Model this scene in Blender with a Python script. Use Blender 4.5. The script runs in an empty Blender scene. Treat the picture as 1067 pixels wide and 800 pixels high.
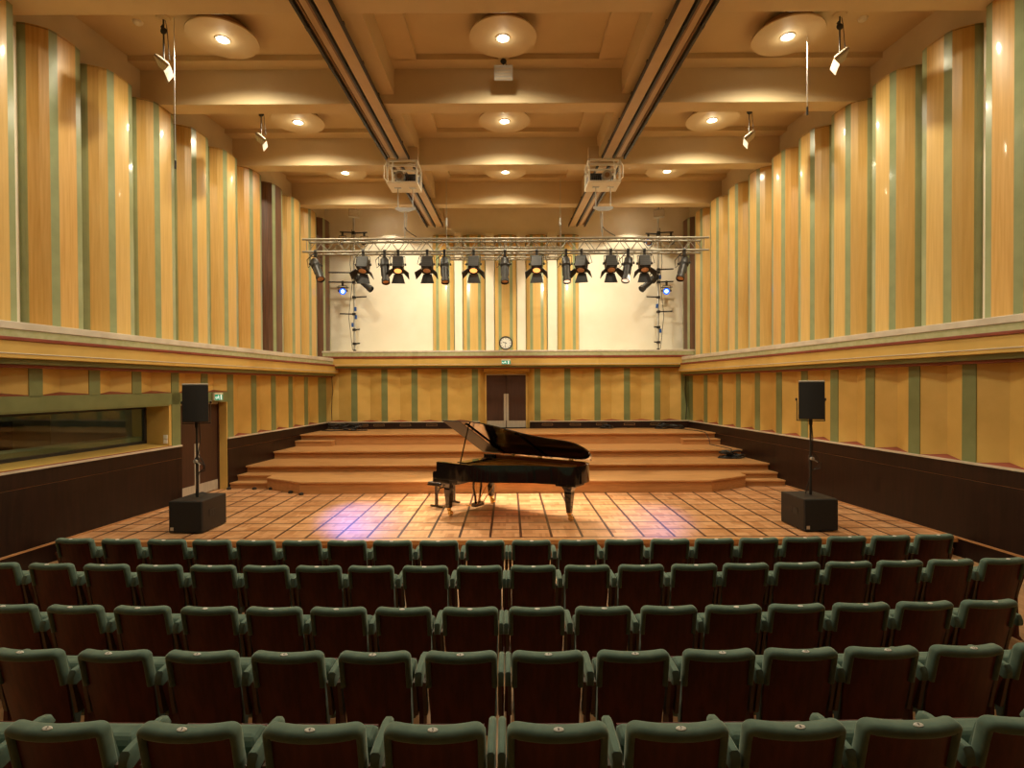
import bpy, math, random
from mathutils import Vector, Matrix
random.seed(7)
PI = math.pi
SC = bpy.context.scene
COL = SC.collection

# ------------------------------------------------------------------ camera
HC = 2.75
def make_camera():
    cd = bpy.data.cameras.new('camera'); co = bpy.data.objects.new('camera', cd); COL.objects.link(co)
    f = 580.0
    cd.sensor_fit = 'HORIZONTAL'; cd.sensor_width = 36.0; cd.lens = 36.0*f/1067.0
    cd.shift_x = (533.5-530.57)/1067.0; cd.shift_y = (407.59-400.0)/1067.0
    cd.clip_start = 0.05; cd.clip_end = 200
    th, r = -0.0111, 0.0049
    fwd = Vector((0, math.cos(th), math.sin(th))); up0 = Vector((0, -math.sin(th), math.cos(th))); rt0 = Vector((1, 0, 0))
    rt = rt0*math.cos(r) - up0*math.sin(r); up = rt0*math.sin(r) + up0*math.cos(r)
    m = Matrix((rt, up, -fwd)).transposed().to_4x4(); m.translation = Vector((0, 0, HC))
    co.matrix_world = m
    SC.camera = co
make_camera()

# ------------------------------------------------------------------ exposure, world, lights
SC.view_settings.view_transform = 'Standard'; SC.view_settings.look = 'None'
SC.view_settings.gamma = 1.0; SC.view_settings.use_curve_mapping = False
SC.view_settings.exposure = 0.0
W = bpy.data.worlds.new('world'); SC.world = W; W.use_nodes = True
W.node_tree.nodes['Background'].inputs[0].default_value = (1, .8, .55, 1)
W.node_tree.nodes['Background'].inputs[1].default_value = 0.0
SC.cycles.max_bounces = 8; SC.cycles.diffuse_bounces = 5; SC.cycles.glossy_bounces = 4
SC.cycles.transmission_bounces = 4; SC.cycles.transparent_max_bounces = 6
SC.cycles.sample_clamp_indirect = 6.0
SC.cycles.caustics_reflective = False; SC.cycles.caustics_refractive = False

WARM = (1.0, .875, .62)
DOWN_W = 365.0       # each ceiling lamp, straight down
GLOW_W = 3.0        # each ceiling lamp, all round
STAGE_W = 1300.0      # each lit stage lantern
WALL_FILL_W = 250.0       # each added wall fill
BLUE_W = 2200.0
HOUSE_W = 230.0
def light(name, kind, loc, power, color=WARM, aim=None, size=None, blend=.5, radius=.06):
    ld = bpy.data.lights.new(name, kind); ld.energy = power; ld.color = color
    if kind in ('SPOT', 'POINT'): ld.shadow_soft_size = radius
    if kind == 'SPOT': ld.spot_size = math.radians(size); ld.spot_blend = blend
    lo = bpy.data.objects.new(name, ld); COL.objects.link(lo); lo.location = loc
    if aim is not None:
        lo.rotation_euler = (Vector(aim)-Vector(loc)).to_track_quat('-Z', 'Y').to_euler()
    return lo

# lamps of the ceiling bays above the seats, behind the camera's view
for y in (6.95, 3.8):
    for x in (-5.2, 0.0, 5.2):
        light('house_lamp', 'SPOT', (x, y, 8.9), HOUSE_W, aim=(x, y, 0), size=160, blend=.6, radius=.08)

# ------------------------------------------------------------------ materials
MATS = {}
def mat(name, col, rough=.5, col2=None, scale=(1, 1, 1), detail=3.0, metal=0.0, spec=.5, coat=0.0, sheen=0.0, bump=0.0, nscale=6.0, contrast=(.35, .65)):
    if name in MATS: return MATS[name]
    m = bpy.data.materials.new(name); m.use_nodes = True; nt = m.node_tree
    b = nt.nodes['Principled BSDF']
    b.inputs['Base Color'].default_value = (*col, 1); b.inputs['Roughness'].default_value = rough
    b.inputs['Metallic'].default_value = metal; b.inputs['Specular IOR Level'].default_value = spec
    b.inputs['Coat Weight'].default_value = coat; b.inputs['Coat Roughness'].default_value = .08
    if sheen:
        b.inputs['Sheen Weight'].default_value = sheen; b.inputs['Sheen Roughness'].default_value = .4
        b.inputs['Sheen Tint'].default_value = (.75, .85, .7, 1)
    if col2 is not None:
        tc = nt.nodes.new('ShaderNodeTexCoord'); mp = nt.nodes.new('ShaderNodeMapping'); mp.inputs['Scale'].default_value = scale
        nz = nt.nodes.new('ShaderNodeTexNoise'); nz.inputs['Scale'].default_value = nscale; nz.inputs['Detail'].default_value = detail
        rp = nt.nodes.new('ShaderNodeValToRGB')
        rp.color_ramp.elements[0].position = contrast[0]; rp.color_ramp.elements[1].position = contrast[1]
        rp.color_ramp.elements[0].color = (*col, 1); rp.color_ramp.elements[1].color = (*col2, 1)
        nt.links.new(tc.outputs['Object'], mp.inputs[0]); nt.links.new(mp.outputs[0], nz.inputs['Vector'])
        nt.links.new(nz.outputs['Fac'], rp.inputs[0]); nt.links.new(rp.outputs[0], b.inputs['Base Color'])
        if bump:
            bp = nt.nodes.new('ShaderNodeBump'); bp.inputs['Strength'].default_value = bump; bp.inputs['Distance'].default_value = .01
            nt.links.new(nz.outputs['Fac'], bp.inputs['Height']); nt.links.new(bp.outputs[0], b.inputs['Normal'])
    MATS[name] = m
    return m
def emit(name, col, strength):
    if name in MATS: return MATS[name]
    m = bpy.data.materials.new(name); m.use_nodes = True; nt = m.node_tree
    b = nt.nodes['Principled BSDF']; b.inputs['Base Color'].default_value = (*col, 1)
    b.inputs['Emission Color'].default_value = (*col, 1); b.inputs['Emission Strength'].default_value = strength
    MATS[name] = m
    return m
M_CEIL = mat('ceiling_paint', (.64, .50, .29), .6, (.68, .535, .315), nscale=1.5)
M_CREAM = mat('cream_paint', (.86, .80, .66), .6, (.90, .84, .71), nscale=2.0)
M_BEIGE = mat('beige_paint', (.62, .52, .34), .55, (.68, .57, .38), nscale=2.0)
M_YEL = mat('yellow_paint', (.60, .39, .10), .5, (.66, .435, .12), nscale=2.5)
M_VENEER = mat('yellow_veneer', (.63, .405, .125), .36, (.71, .475, .165), scale=(9, 9, .35), nscale=3, detail=5, coat=.25)
M_VENEER2 = mat('amber_veneer', (.60, .345, .095), .36, (.70, .43, .14), scale=(9, 9, .35), nscale=3, detail=5, coat=.25)
M_DARKPAN = mat('walnut_veneer', (.10, .045, .022), .4, (.16, .075, .038), scale=(12, 12, .5), nscale=3, detail=5)
M_GREEN = mat('green_paint', (.185, .215, .090), .4, (.215, .25, .108), nscale=3)
M_STRIPE = mat('green_enamel', (.27, .315, .165), .28, (.32, .365, .195), nscale=3, coat=.3)
M_PALEGREEN = mat('pale_green_paint', (.42, .44, .22), .5, (.50, .52, .30), nscale=9)
M_CAP = mat('ledge_cap_paint', (.58, .52, .42), .45, (.70, .64, .53), nscale=2.5, scale=(3, 1, 1))
M_RED = mat('oxblood_paint', (.21, .040, .020), .45, (.26, .052, .026), nscale=4)
M_DADO = mat('dark_mahogany', (.011, .0042, .003), .40, (.023, .0078, .005), scale=(5, 5, .5), nscale=3, detail=6, spec=.35)
M_RAIL = mat('pale_rail', (.56, .48, .37), .45, (.66, .57, .45), nscale=5)
M_LINE = mat('silver_line', (.52, .46, .36), .4, (.58, .52, .42), nscale=4)
M_TRIMWOOD = mat('trim_wood', (.42, .20, .08), .45, (.52, .27, .12), scale=(.6, .6, 8), nscale=5)
M_TIER = mat('oak_tier', (.50, .245, .085), .42, (.62, .33, .13), scale=(.5, 5, 5), nscale=4, detail=6, coat=.12)
M_TIERF = mat('oak_riser', (.47, .22, .075), .45, (.57, .285, .105), scale=(.6, 4, 9), nscale=4, detail=6)
M_FLOOR = mat('hall_floor_wood', (.40, .215, .095), .45, (.50, .29, .14), scale=(4, .4, 1), nscale=5)
M_STEEL = mat('brushed_steel', (.48, .43, .35), .42, (.58, .53, .44), scale=(20, 20, 1), nscale=4, metal=.25)
M_DOOR = mat('dark_door', (.052, .022, .013), .42, (.066, .028, .017), scale=(6, 6, .5), nscale=3)
M_BLACK = mat('black_metal', (.018, .017, .016), .45, (.024, .022, .021), nscale=8)
M_LANTERN = mat('lantern_metal', (.026, .024, .022), .45, (.036, .033, .030), nscale=8)
M_PIANO = mat('piano_lacquer', (.006, .005, .005), .08, spec=.55, coat=1.0)
M_PIANOIN = mat('piano_inner_rim', (.50, .14, .04), .25, (.60, .19, .055), scale=(1, 1, 6), nscale=4, coat=.4)
M_PLATE = mat('gold_iron_plate', (.62, .33, .08), .3, (.70, .40, .11), nscale=6, metal=.7)
M_BRASS = mat('brass', (.80, .55, .18), .22, (.86, .62, .24), nscale=8, metal=1.0)
M_IVORY = mat('ivory', (.80, .76, .66), .3, (.84, .80, .70), nscale=9)
M_VELVET = mat('green_velvet', (.078, .134, .103), .85, (.104, .168, .131), nscale=14, detail=6, sheen=.55)
M_SEATWOOD = mat('seat_mahogany', (.066, .0115, .006), .45, (.11, .021, .0105), scale=(7, 7, .7), nscale=3, detail=6, spec=.3)
M_STAND = mat('seat_standard', (.085, .055, .034), .5, (.11, .07, .045), nscale=6)
M_PLATEW = mat('enamel_white', (.78, .76, .70), .35, (.82, .80, .74), nscale=9)
M_INK = mat('black_ink', (.02, .02, .02), .5)
M_ALU = mat('truss_aluminium', (.30, .28, .22), .45, (.37, .345, .27), nscale=7, metal=.3)
M_GALV = mat('galvanised_pipe', (.50, .50, .48), .4, (.58, .58, .56), nscale=7, metal=.6)
M_WHITEMET = mat('white_metal', (.80, .74, .60), .45, (.84, .78, .64), nscale=6)
M_SPK = mat('speaker_cloth', (.012, .012, .012), .8, (.018, .018, .018), nscale=120)
M_SPKBOX = mat('speaker_box', (.018, .014, .011), .6, (.024, .018, .014), nscale=60, bump=.1)
M_SPKTOP = mat('speaker_top', (.45, .40, .33), .6, (.5, .45, .38), nscale=20)
M_TRACK = mat('track_tan', (.56, .40, .23), .5, (.60, .44, .26), nscale=3)
M_BROWN = mat('bracket_brown', (.25, .14, .06), .5, (.30, .17, .08), nscale=6)
M_LENS = mat('warm_lens', (.75, .45, .28), .15, (.85, .55, .36), nscale=20)
M_BLUE = mat('blue_tape', (.02, .09, .36), .4, (.03, .12, .42), nscale=9)
M_PGRN = mat('pictogram_green', (.0, .22, .13), .4)
M_SLATE = mat('control_room', (.20, .20, .15), .7, (.24, .24, .18), nscale=3)
M_SLATE2 = mat('control_room_sill', (.26, .30, .20), .5, (.30, .34, .23), nscale=3)
E_LAMP = emit('lamp_glow', (1.0, .90, .70), 30.0)
E_LENS = emit('lit_lens', (1.0, .42, .10), 1.6)
E_LENS2 = emit('lit_lens_pale', (1.0, .72, .50), 1.2)
E_BLUE = emit('blue_lamp_rim', (.02, .12, 1.0), 2.2)
E_BLUEC = emit('blue_lamp_core', (.55, .80, 1.0), 6.0)
E_SIGN = emit('sign_white', (.85, .95, .88), .55)
E_SIGNG = emit('sign_green', (.0, .30, .18), .35)

def parquet():
    m = bpy.data.materials.new('parquet'); m.use_nodes = True; nt = m.node_tree; L = nt.links
    b = nt.nodes['Principled BSDF']; b.inputs['Roughness'].default_value = .36; b.inputs['Coat Weight'].default_value = .12; b.inputs['Coat Roughness'].default_value = .2
    g = nt.nodes.new('ShaderNodeNewGeometry'); sp = nt.nodes.new('ShaderNodeSeparateXYZ'); L.new(g.outputs['Position'], sp.inputs[0])
    def mth(op, a, c=None):
        n = nt.nodes.new('ShaderNodeMath'); n.operation = op
        for i, v in enumerate((a, c)):
            if v is None: continue
            if isinstance(v, (int, float)): n.inputs[i].default_value = v
            else: L.new(v, n.inputs[i])
        return n.outputs[0]
    u = mth('DIVIDE', mth('ADD', sp.outputs[0], 100.32), .5); v = mth('DIVIDE', mth('SUBTRACT', sp.outputs[1], 8.99), .487)
    def edge(w, half):
        fr = mth('FRACT', mth('ADD', w, .5)); return mth('LESS_THAN', mth('ABSOLUTE', mth('SUBTRACT', fr, .5)), half)
    inside = mth('GREATER_THAN', v, -.04)
    line = mth('MULTIPLY', mth('MAXIMUM', edge(u, .042), edge(v, .042)), inside)
    def noise(a, c):
        cb = nt.nodes.new('ShaderNodeCombineXYZ'); L.new(mth('FLOOR', a), cb.inputs[0]); L.new(mth('FLOOR', c), cb.inputs[1])
        w = nt.nodes.new('ShaderNodeTexWhiteNoise'); w.noise_dimensions = '2D'; L.new(cb.outputs[0], w.inputs['Vector']); return w.outputs['Value']
    chk = mth('MODULO', mth('ADD', mth('FLOOR', mth('MULTIPLY', u, 2)), mth('FLOOR', mth('MULTIPLY', v, 2))), 2)
    n1 = noise(mth('MULTIPLY', u, 2.0), mth('MULTIPLY', v, 10.0)); n2 = noise(mth('MULTIPLY', u, 10.0), mth('MULTIPLY', v, 2.0))
    n3 = noise(mth('MULTIPLY', u, 2.0), mth('MULTIPLY', v, 2.0))
    mixf = nt.nodes.new('ShaderNodeMix'); mixf.data_type = 'FLOAT'; L.new(chk, mixf.inputs[0]); L.new(n1, mixf.inputs[2]); L.new(n2, mixf.inputs[3])
    fac = mth('ADD', mth('MULTIPLY', mixf.outputs[0], .55), mth('MULTIPLY', n3, .45))
    rp = nt.nodes.new('ShaderNodeValToRGB'); rp.color_ramp.elements[0].color = (.44, .185, .066, 1); rp.color_ramp.elements[1].color = (.80, .45, .23, 1)
    L.new(fac, rp.inputs[0])
    mx = nt.nodes.new('ShaderNodeMix'); mx.data_type = 'RGBA'; L.new(line, mx.inputs[0]); L.new(rp.outputs[0], mx.inputs[6]); mx.inputs[7].default_value = (.055, .02, .012, 1)
    L.new(mx.outputs[2], b.inputs['Base Color'])
    return m
M_PARQ = parquet()
def glass():
    m = bpy.data.materials.new('window_glass'); m.use_nodes = True; nt = m.node_tree
    for n in list(nt.nodes):
        if n.type != 'OUTPUT_MATERIAL': nt.nodes.remove(n)
    out = [n for n in nt.nodes if n.type == 'OUTPUT_MATERIAL'][0]
    tr = nt.nodes.new('ShaderNodeBsdfTransparent'); tr.inputs[0].default_value = (.75, .8, .72, 1)
    gl = nt.nodes.new('ShaderNodeBsdfGlossy'); gl.inputs['Roughness'].default_value = .03; gl.inputs[0].default_value = (.9, .95, .9, 1)
    lw = nt.nodes.new('ShaderNodeLayerWeight'); lw.inputs[0].default_value = .5
    pw = nt.nodes.new('ShaderNodeMath'); pw.operation = 'POWER'; pw.inputs[1].default_value = 4.0; nt.links.new(lw.outputs['Facing'], pw.inputs[0])
    fr = nt.nodes.new('ShaderNodeMath'); fr.operation = 'MULTIPLY_ADD'; fr.inputs[1].default_value = .9; fr.inputs[2].default_value = .06; nt.links.new(pw.outputs[0], fr.inputs[0])
    mx = nt.nodes.new('ShaderNodeMixShader')
    nt.links.new(fr.outputs[0], mx.inputs[0]); nt.links.new(tr.outputs[0], mx.inputs[1]); nt.links.new(gl.outputs[0], mx.inputs[2]); nt.links.new(mx.outputs[0], out.inputs[0])
    return m
M_GLASS = glass()

# ------------------------------------------------------------------ mesh helpers
def frame_of(d):
    d = Vector(d).normalized(); a = Vector((0, 0, 1)) if abs(d.z) < .95 else Vector((0, 1, 0))
    x = a.cross(d).normalized(); y = d.cross(x).normalized()
    return x, y, d
class MB:
    def __init__(s): s.v = []; s.f = []
    def add(s, vs, fs):
        o = len(s.v); s.v += [Vector(p) for p in vs]; s.f += [tuple(i+o for i in f) for f in fs]; return s
    def box(s, x0, x1, y0, y1, z0, z1):
        return s.hexa([(x0, y0), (x1, y0), (x1, y1), (x0, y1)], z0, z1)
    def hexa(s, poly, z0, z1): return s.prism(poly, z0, z1)
    def prism(s, poly, z0, z1, mp=None):
        n = len(poly); mp = mp or (lambda a, b, c: (a, b, c))
        vs = [mp(p[0], p[1], z0) for p in poly]+[mp(p[0], p[1], z1) for p in poly]
        fs = [tuple(range(n-1, -1, -1)), tuple(range(n, 2*n))]+[(i, (i+1) % n, n+(i+1) % n, n+i) for i in range(n)]
        return s.add(vs, fs)
    def quad(s, a, b, c, d): return s.add([a, b, c, d], [(0, 1, 2, 3)])
    def loft(s, rings, cap=True, closed=True):
        n = len(rings[0]); vs = [p for r in rings for p in r]; fs = []
        for k in range(len(rings)-1):
            for i in range(n if closed else n-1):
                fs.append((k*n+i, k*n+(i+1) % n, (k+1)*n+(i+1) % n, (k+1)*n+i))
        if cap: fs += [tuple(range(n-1, -1, -1)), tuple(range((len(rings)-1)*n, len(rings)*n))]
        return s.add(vs, fs)
    def tube(s, path, r, n=8, ry=None, cap=True):
        path = [Vector(p) for p in path]; rings = []
        rr = r if isinstance(r, (list, tuple)) else [r]*len(path)
        px = None
        for i, p in enumerate(path):
            d = (path[min(i+1, len(path)-1)]-path[max(i-1, 0)])
            x, y, d = frame_of(d)
            if px is not None:
                x = (px-d*px.dot(d))
                x = x.normalized() if x.length > 1e-6 else frame_of(d)[0]
                y = d.cross(x).normalized()
            px = x; q = ry if ry else rr[i]
            rings.append([p+x*math.cos(2*PI*k/n)*rr[i]+y*math.sin(2*PI*k/n)*q for k in range(n)])
        return s.loft(rings, cap)
    def cyl(s, p, q, r, r2=None, n=16): return s.tube([p, q], [r, r if r2 is None else r2], n)
    def bar(s, p, q, w, h, up=(0, 0, 1)):
        p, q = Vector(p), Vector(q); d = (q-p).normalized(); u = Vector(up)
        if abs(d.dot(u)) > .98: u = Vector((0, 1, 0))
        x = d.cross(u).normalized()*w/2; y = x.cross(d).normalized()*h/2
        return s.loft([[p-x-y, p+x-y, p+x+y, p-x+y], [q-x-y, q+x-y, q+x+y, q-x+y]])
    def lathe(s, prof, c=(0, 0, 0), axis=(0, 0, 1), n=24):
        x, y, d = frame_of(axis); c = Vector(c)
        rings = [[c+d*z+(x*math.cos(2*PI*k/n)+y*math.sin(2*PI*k/n))*r for k in range(n)] for r, z in prof]
        return s.loft(rings, cap=(abs(prof[0][0]-prof[-1][0]) > 1e-6 or abs(prof[0][1]-prof[-1][1]) > 1e-6))
    def xf(s, M):
        s.v = [M @ p for p in s.v]; return s
    def build(s, name, m, parent=None, smooth=None, bevel=0, loc=None):
        me = bpy.data.meshes.new(name); me.from_pydata([tuple(p) for p in s.v], [], s.f); me.validate()
        import bmesh
        bm = bmesh.new(); bm.from_mesh(me); bmesh.ops.recalc_face_normals(bm, faces=bm.faces); bm.to_mesh(me); bm.free()
        me.materials.append(m)
        if smooth:
            me.polygons.foreach_set('use_smooth', [True]*len(me.polygons)); me.set_sharp_from_angle(angle=math.radians(smooth))
        o = bpy.data.objects.new(name, me); COL.objects.link(o)
        if bevel:
            bv = o.modifiers.new('bevel', 'BEVEL'); bv.width = bevel; bv.segments = 2; bv.limit_method = 'ANGLE'; bv.angle_limit = math.radians(40)
        if parent: o.parent = parent
        if loc is not None: o.location = loc
        return o
def tag(o, label, cat, group=None, kind=None):
    o['label'] = label; o['category'] = cat
    if group: o['group'] = group
    if kind: o['kind'] = kind
    return o
def thing(name, label, cat, loc=(0, 0, 0), rz=0, group=None):
    o = bpy.data.objects.new(name, None); COL.objects.link(o); o.location = loc; o.rotation_euler = (0, 0, rz)
    return tag(o, label, cat, group)
def struct(o, label=None, cat=None):
    o['kind'] = 'structure'
    if label: o['label'] = label; o['category'] = cat
    return o
ORD = ['zeroth', 'first', 'second', 'third', 'fourth', 'fifth', 'sixth', 'seventh', 'eighth', 'ninth', 'tenth', 'eleventh', 'twelfth']

# ------------------------------------------------------------------ room dimensions
X0, K, DX = 8.06, .0983, -.049
XU = 8.389
YB, YU = 19.02, 19.75
def wx(side, Y, off=0.0): return side*(X0+off-K*Y)+DX     # lower wall plane, off > 0 goes outwards
def wp(side, Y, off, z): return (wx(side, Y, off), Y, z)
Z_ST, Z_T1, Z_T2, Z_T3, Z_P = .284, .564, .738, .937, 1.27
Z_DADO = 1.511
Z_BEAM, Z_FRAME, Z_CEIL = 8.379, 9.066, 9.17
YF = -4.0

def wbox(mb, side, ya, yb, o0, o1, z0, z1):
    "box lying along a side wall between offsets o0 < o1 (negative = into the room)"
    mb.prism([(wx(side, ya, o0), ya), (wx(side, yb, o0), yb), (wx(side, yb, o1), yb), (wx(side, ya, o1), ya)], z0, z1)
    return mb

# ---- floor
fl = MB(); fl.box(-9, 9, YF, 9.2, -.1, 0)
struct(fl.build('floor', M_FLOOR), 'pale wooden floor of the seating area', 'floor')
st = MB(); st.prism([(wx(-1, 8.86), 8.86), (wx(1, 8.86), 8.86), (wx(1, YB), YB), (wx(-1, YB), YB)], Z_ST-.06, Z_ST)
st.prism([(wx(-1, 11.72), 11.72), (wx(-1, 13.38), 13.38), (wx(-1, 13.38, .7), 13.38), (wx(-1, 11.72, .7), 11.72)], Z_ST-.06, Z_ST)
stage = struct(st.build('stage_floor', M_PARQ), 'parquet stage floor with dark grid lines under the piano', 'stage floor')
r = MB(); r.prism([(wx(-1, 8.9), 8.9), (wx(1, 8.9), 8.9), (wx(1, 9.0), 9.0), (wx(-1, 9.0), 9.0)], 0, Z_ST-.06)
r.build('riser_face', M_TIERF, stage)
r = MB(); r.prism([(wx(-1, 8.81), 8.81), (wx(1, 8.81), 8.81), (wx(1, 8.9), 8.9), (wx(-1, 8.9), 8.9)], Z_ST-.06, Z_ST+.004)
r.build('edge_nosing', M_TIER, stage)
# rear seating steps
s1 = MB(); s1.box(-8.4, 8.4, YF, 4.02, 0, .137)
struct(s1.build('floor_step', M_FLOOR), 'low step of pale floor carrying the fourth seat row', 'floor step')
s1 = MB(); s1.box(-8.4, 8.4, YF, 2.98, .137, .311)
struct(s1.build('floor_step', M_FLOOR), 'higher step of pale floor carrying the rearmost seat row', 'floor step')

# ---- ceiling
cb = MB(); cb.box(-9, 9, YF, YU+.2, Z_CEIL, Z_CEIL+.15)
ceil = struct(cb.build('ceiling', M_CEIL), 'tan coffered ceiling', 'ceiling')
BY = [8.49-3.094*k for k in (4, 3, 2, 1)]+[8.49+3.094*k for k in range(4)]
for yb in BY:
    b = MB(); b.box(-8.8, 8.8, yb-.40, yb, Z_BEAM, Z_CEIL+.05)
    b.build('ceiling_beam', M_CEIL, ceil, bevel=.012)
edges = [YF]+BY+[YU]
for i in range(len(edges)-1):
    a = edges[i]; c = edges[i+1]-.40 if i < len(edges)-2 else edges[i+1]
    b = MB()
    b.box(-8.7, 8.7, c-.32, c, Z_FRAME, Z_CEIL+.02); b.box(-8.7, 8.7, a, a+.32, Z_FRAME, Z_CEIL+.02)
    b.build('ceiling_frame', M_CEIL, ceil)
    for sx in (-1, 1):
        b = MB(); b.box(sx*2.52-.25, sx*2.52+.25, a, c, 8.56, Z_CEIL+.02)
        b.box(sx*2.02-.25, sx*2.02+.25, a+.3, c-.3, Z_FRAME, Z_CEIL+.02)
        b.build('ceiling_rib', M_CEIL, ceil)

# ---- side walls
def mullion_list(side):
    if side < 0: return [13.52, 14.545, 15.53, 16.50, 17.495]
    return [5.55, 6.58, 7.62, 8.654, 9.69, 10.72, 11.728, 12.732, 13.73, 14.706, 15.70, 16.747, 17.737]
def vpanel(parent, side, ya, yb, z0, z1, d=.11):
    ym = (ya+yb)/2
    m = MB()
    m.quad(wp(side, ya, 0, z0), wp(side, ym, d, z0), wp(side, ym, d, z1), wp(side, ya, 0, z1))
    m.quad(wp(side, ym, d, z0), wp(side, yb, 0, z0), wp(side, yb, 0, z1), wp(side, ym, d, z1))
    m.build('folded_panel', M_YEL, parent)
    m = MB(); m.loft([[wp(side, ya, -.005, z0-.03), wp(side, yb, -.005, z0-.03), wp(side, ym, d+.02, z0-.03)], [wp(side, ya, -.005, z0+.013), wp(side, yb, -.005, z0+.013), wp(side, ym, d-.002, z0+(.055 if z0 > 2 else .07))]])
    m.build('panel_sill', M_RED, parent)
def dado(parent, side, ya, yb, zb=-.05):
    m = MB(); wbox(m, side, ya, yb, -.03, .4, zb, 1.24); m.build('dado_board', M_DADO, parent)
    m = MB(); wbox(m, side, ya, yb, -.03, .4, 1.248, Z_DADO-.02); m.build('dado_board', M_DADO, parent)
    m = MB(); wbox(m, side, ya, yb, -.05, .0, Z_DADO-.02, Z_DADO+.012); m.build('dado_rail', M_RAIL, parent)
    m = MB(); wbox(m, side, ya, yb, -.022, .4, 1.24, 1.248); m.build('dado_bead', M_TRIMWOOD, parent)
Z_SOF = 3.05
def side_wall(side):
    nm = 'left' if side < 0 else 'right'
    m = MB(); wbox(m, side, YF, YU+.2, XU-X0, XU-X0+.2, 3.5, Z_CEIL+.1)
    w = m.build('wall_'+nm, M_BEIGE)
    struct(w, nm+' wall of the hall, green and yellow panelled', 'wall')
    # backing of the lower storey
    if side < 0:
        m = MB(); wbox(m, side, 13.38, YB+.1, .33, .45, 0, 3.6); wbox(m, side, YF, 4.0, 0, .3, -.05, 3.6)
        wbox(m, side, 4.0, 11.6, .33, .45, 2.62, 3.6); wbox(m, side, 11.6, 13.4, .33, .45, 2.6, 3.6)
    else:
        m = MB(); wbox(m, side, YF, YB+.1, .33, .45, -.05, 3.6)
    m.build('wall_backing', M_BEIGE, w)
    if side < 0:
        dado(w, side, 3.0, 11.75); dado(w, side, 13.38, YB)
    else:
        dado(w, side, YF, YB)
    ms = mullion_list(side)
    allm = [(c-.118, c+.118) for c in ms]
    allm.append((18.36, 18.96) if side < 0 else (18.70, 18.98))
    for a, c in allm:
        m = MB(); wbox(m, side, a, c, -.012, .25, Z_DADO, Z_SOF+.05); m.build('green_pilaster', M_GREEN, w)
    for (a, c), (a2, c2) in zip(allm[:-1], allm[1:]):
        vpanel(w, side, c, a2, Z_DADO, Z_SOF+.08)
    if side < 0:
        # above the control window and the door: green band, short pilasters, short folded panels
        m = MB(); wbox(m, side, 3.0, 13.45, -.012, .25, 2.385, 2.62); m.build('green_band', M_GREEN, w)
        up = [5.40, 6.45, 7.50, 8.54, 9.61, 10.56, 11.60, 12.55, 13.52]
        for c in up[:-1]:
            m = MB(); wbox(m, side, c-.112, c+.112, -.012, .25, 2.60, Z_SOF+.05); m.build('green_pilaster', M_GREEN, w)
        for c, c2 in zip(up[:-1], up[1:]): vpanel(w, side, c+.112, c2-.112, 2.62, Z_SOF+.08)
        m = MB(); wbox(m, side, 11.49, 11.75, -.012, .25, Z_DADO, 2.62); m.build('green_pilaster', M_GREEN, w)
    return w
WL = side_wall(-1); WR = side_wall(1)

def ledge(nm, pts_z, sect, label):
    "long moulded ledge: sect(mb, p0, p1, z0, z1) adds a strip reaching p1 into the room"
    root = None
    for part, m, p, z0, z1 in pts_z:
        b = MB(); sect(b, p, z0, z1)
        o = b.build(part if root else nm, m, root, bevel=.008)
        if root is None: root = o; struct(o, label, 'ledge')
    return root
def side_sect(side):
    def f(b, p, z0, z1): wbox(b, side, YF, 19.2, -p, .36, z0, z1)
    return f
PROF = [('fascia', M_YEL, .384, 3.165, 3.415), ('cap', M_CAP, .36, 3.575, 3.683), ('green_cove', M_PALEGREEN, .345, 3.462, 3.575),
        ('red_bead', M_RED, .405, 3.412, 3.464), ('silver_line', M_LINE, .392, 3.222, 3.24),
        ('soffit', M_GREEN, .27, 3.085, 3.166), ('red_soffit_bead', M_RED, .20, 3.04, 3.086)]
ledge('trim_1', PROF, side_sect(-1), 'moulded yellow and green ledge along the left wall')
ledge('trim_2', PROF, side_sect(1), 'moulded yellow and green ledge along the right wall')
def back_sect(b, p, z0, z1):
    xl, xr = wx(-1, YB, .3), wx(1, YB, .3)
    y = YB-p; q = .06
    b.prism([(xl, y+q), (-3.25, y+q), (-3.05, y), (3.0, y), (3.2, y+q), (xr, y+q), (xr, YU+.1), (xl, YU+.1)], z0, z1)
BPROF = [('fascia', M_YEL, .35, 3.41, 3.665), ('cap', M_CAP, .33, 3.865, 3.925), ('green_cove', M_PALEGREEN, .315, 3.735, 3.866),
         ('red_bead', M_RED, .37, 3.664, 3.736), ('silver_line', M_LINE, .358, 3.45, 3.466),
         ('soffit', M_GREEN, .28, 3.345, 3.411), ('red_soffit_bead', M_RED, .22, 3.31, 3.346)]
ledge('trim_3', BPROF, back_sect, 'moulded yellow and green ledge across the back wall')
for side, nm in ((-1, 'trim_4'), (1, 'trim_5')):
    b = MB(); wbox(b, side, YF, 11.75 if side < 0 else 13.4, -.05, .05, Z_ST+.0, Z_ST+.028)
    struct(b.build(nm, M_TRIMWOOD), 'thin pale wooden strip along the foot of the %s wall' % ('left' if side < 0 else 'right'), 'trim')

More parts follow.
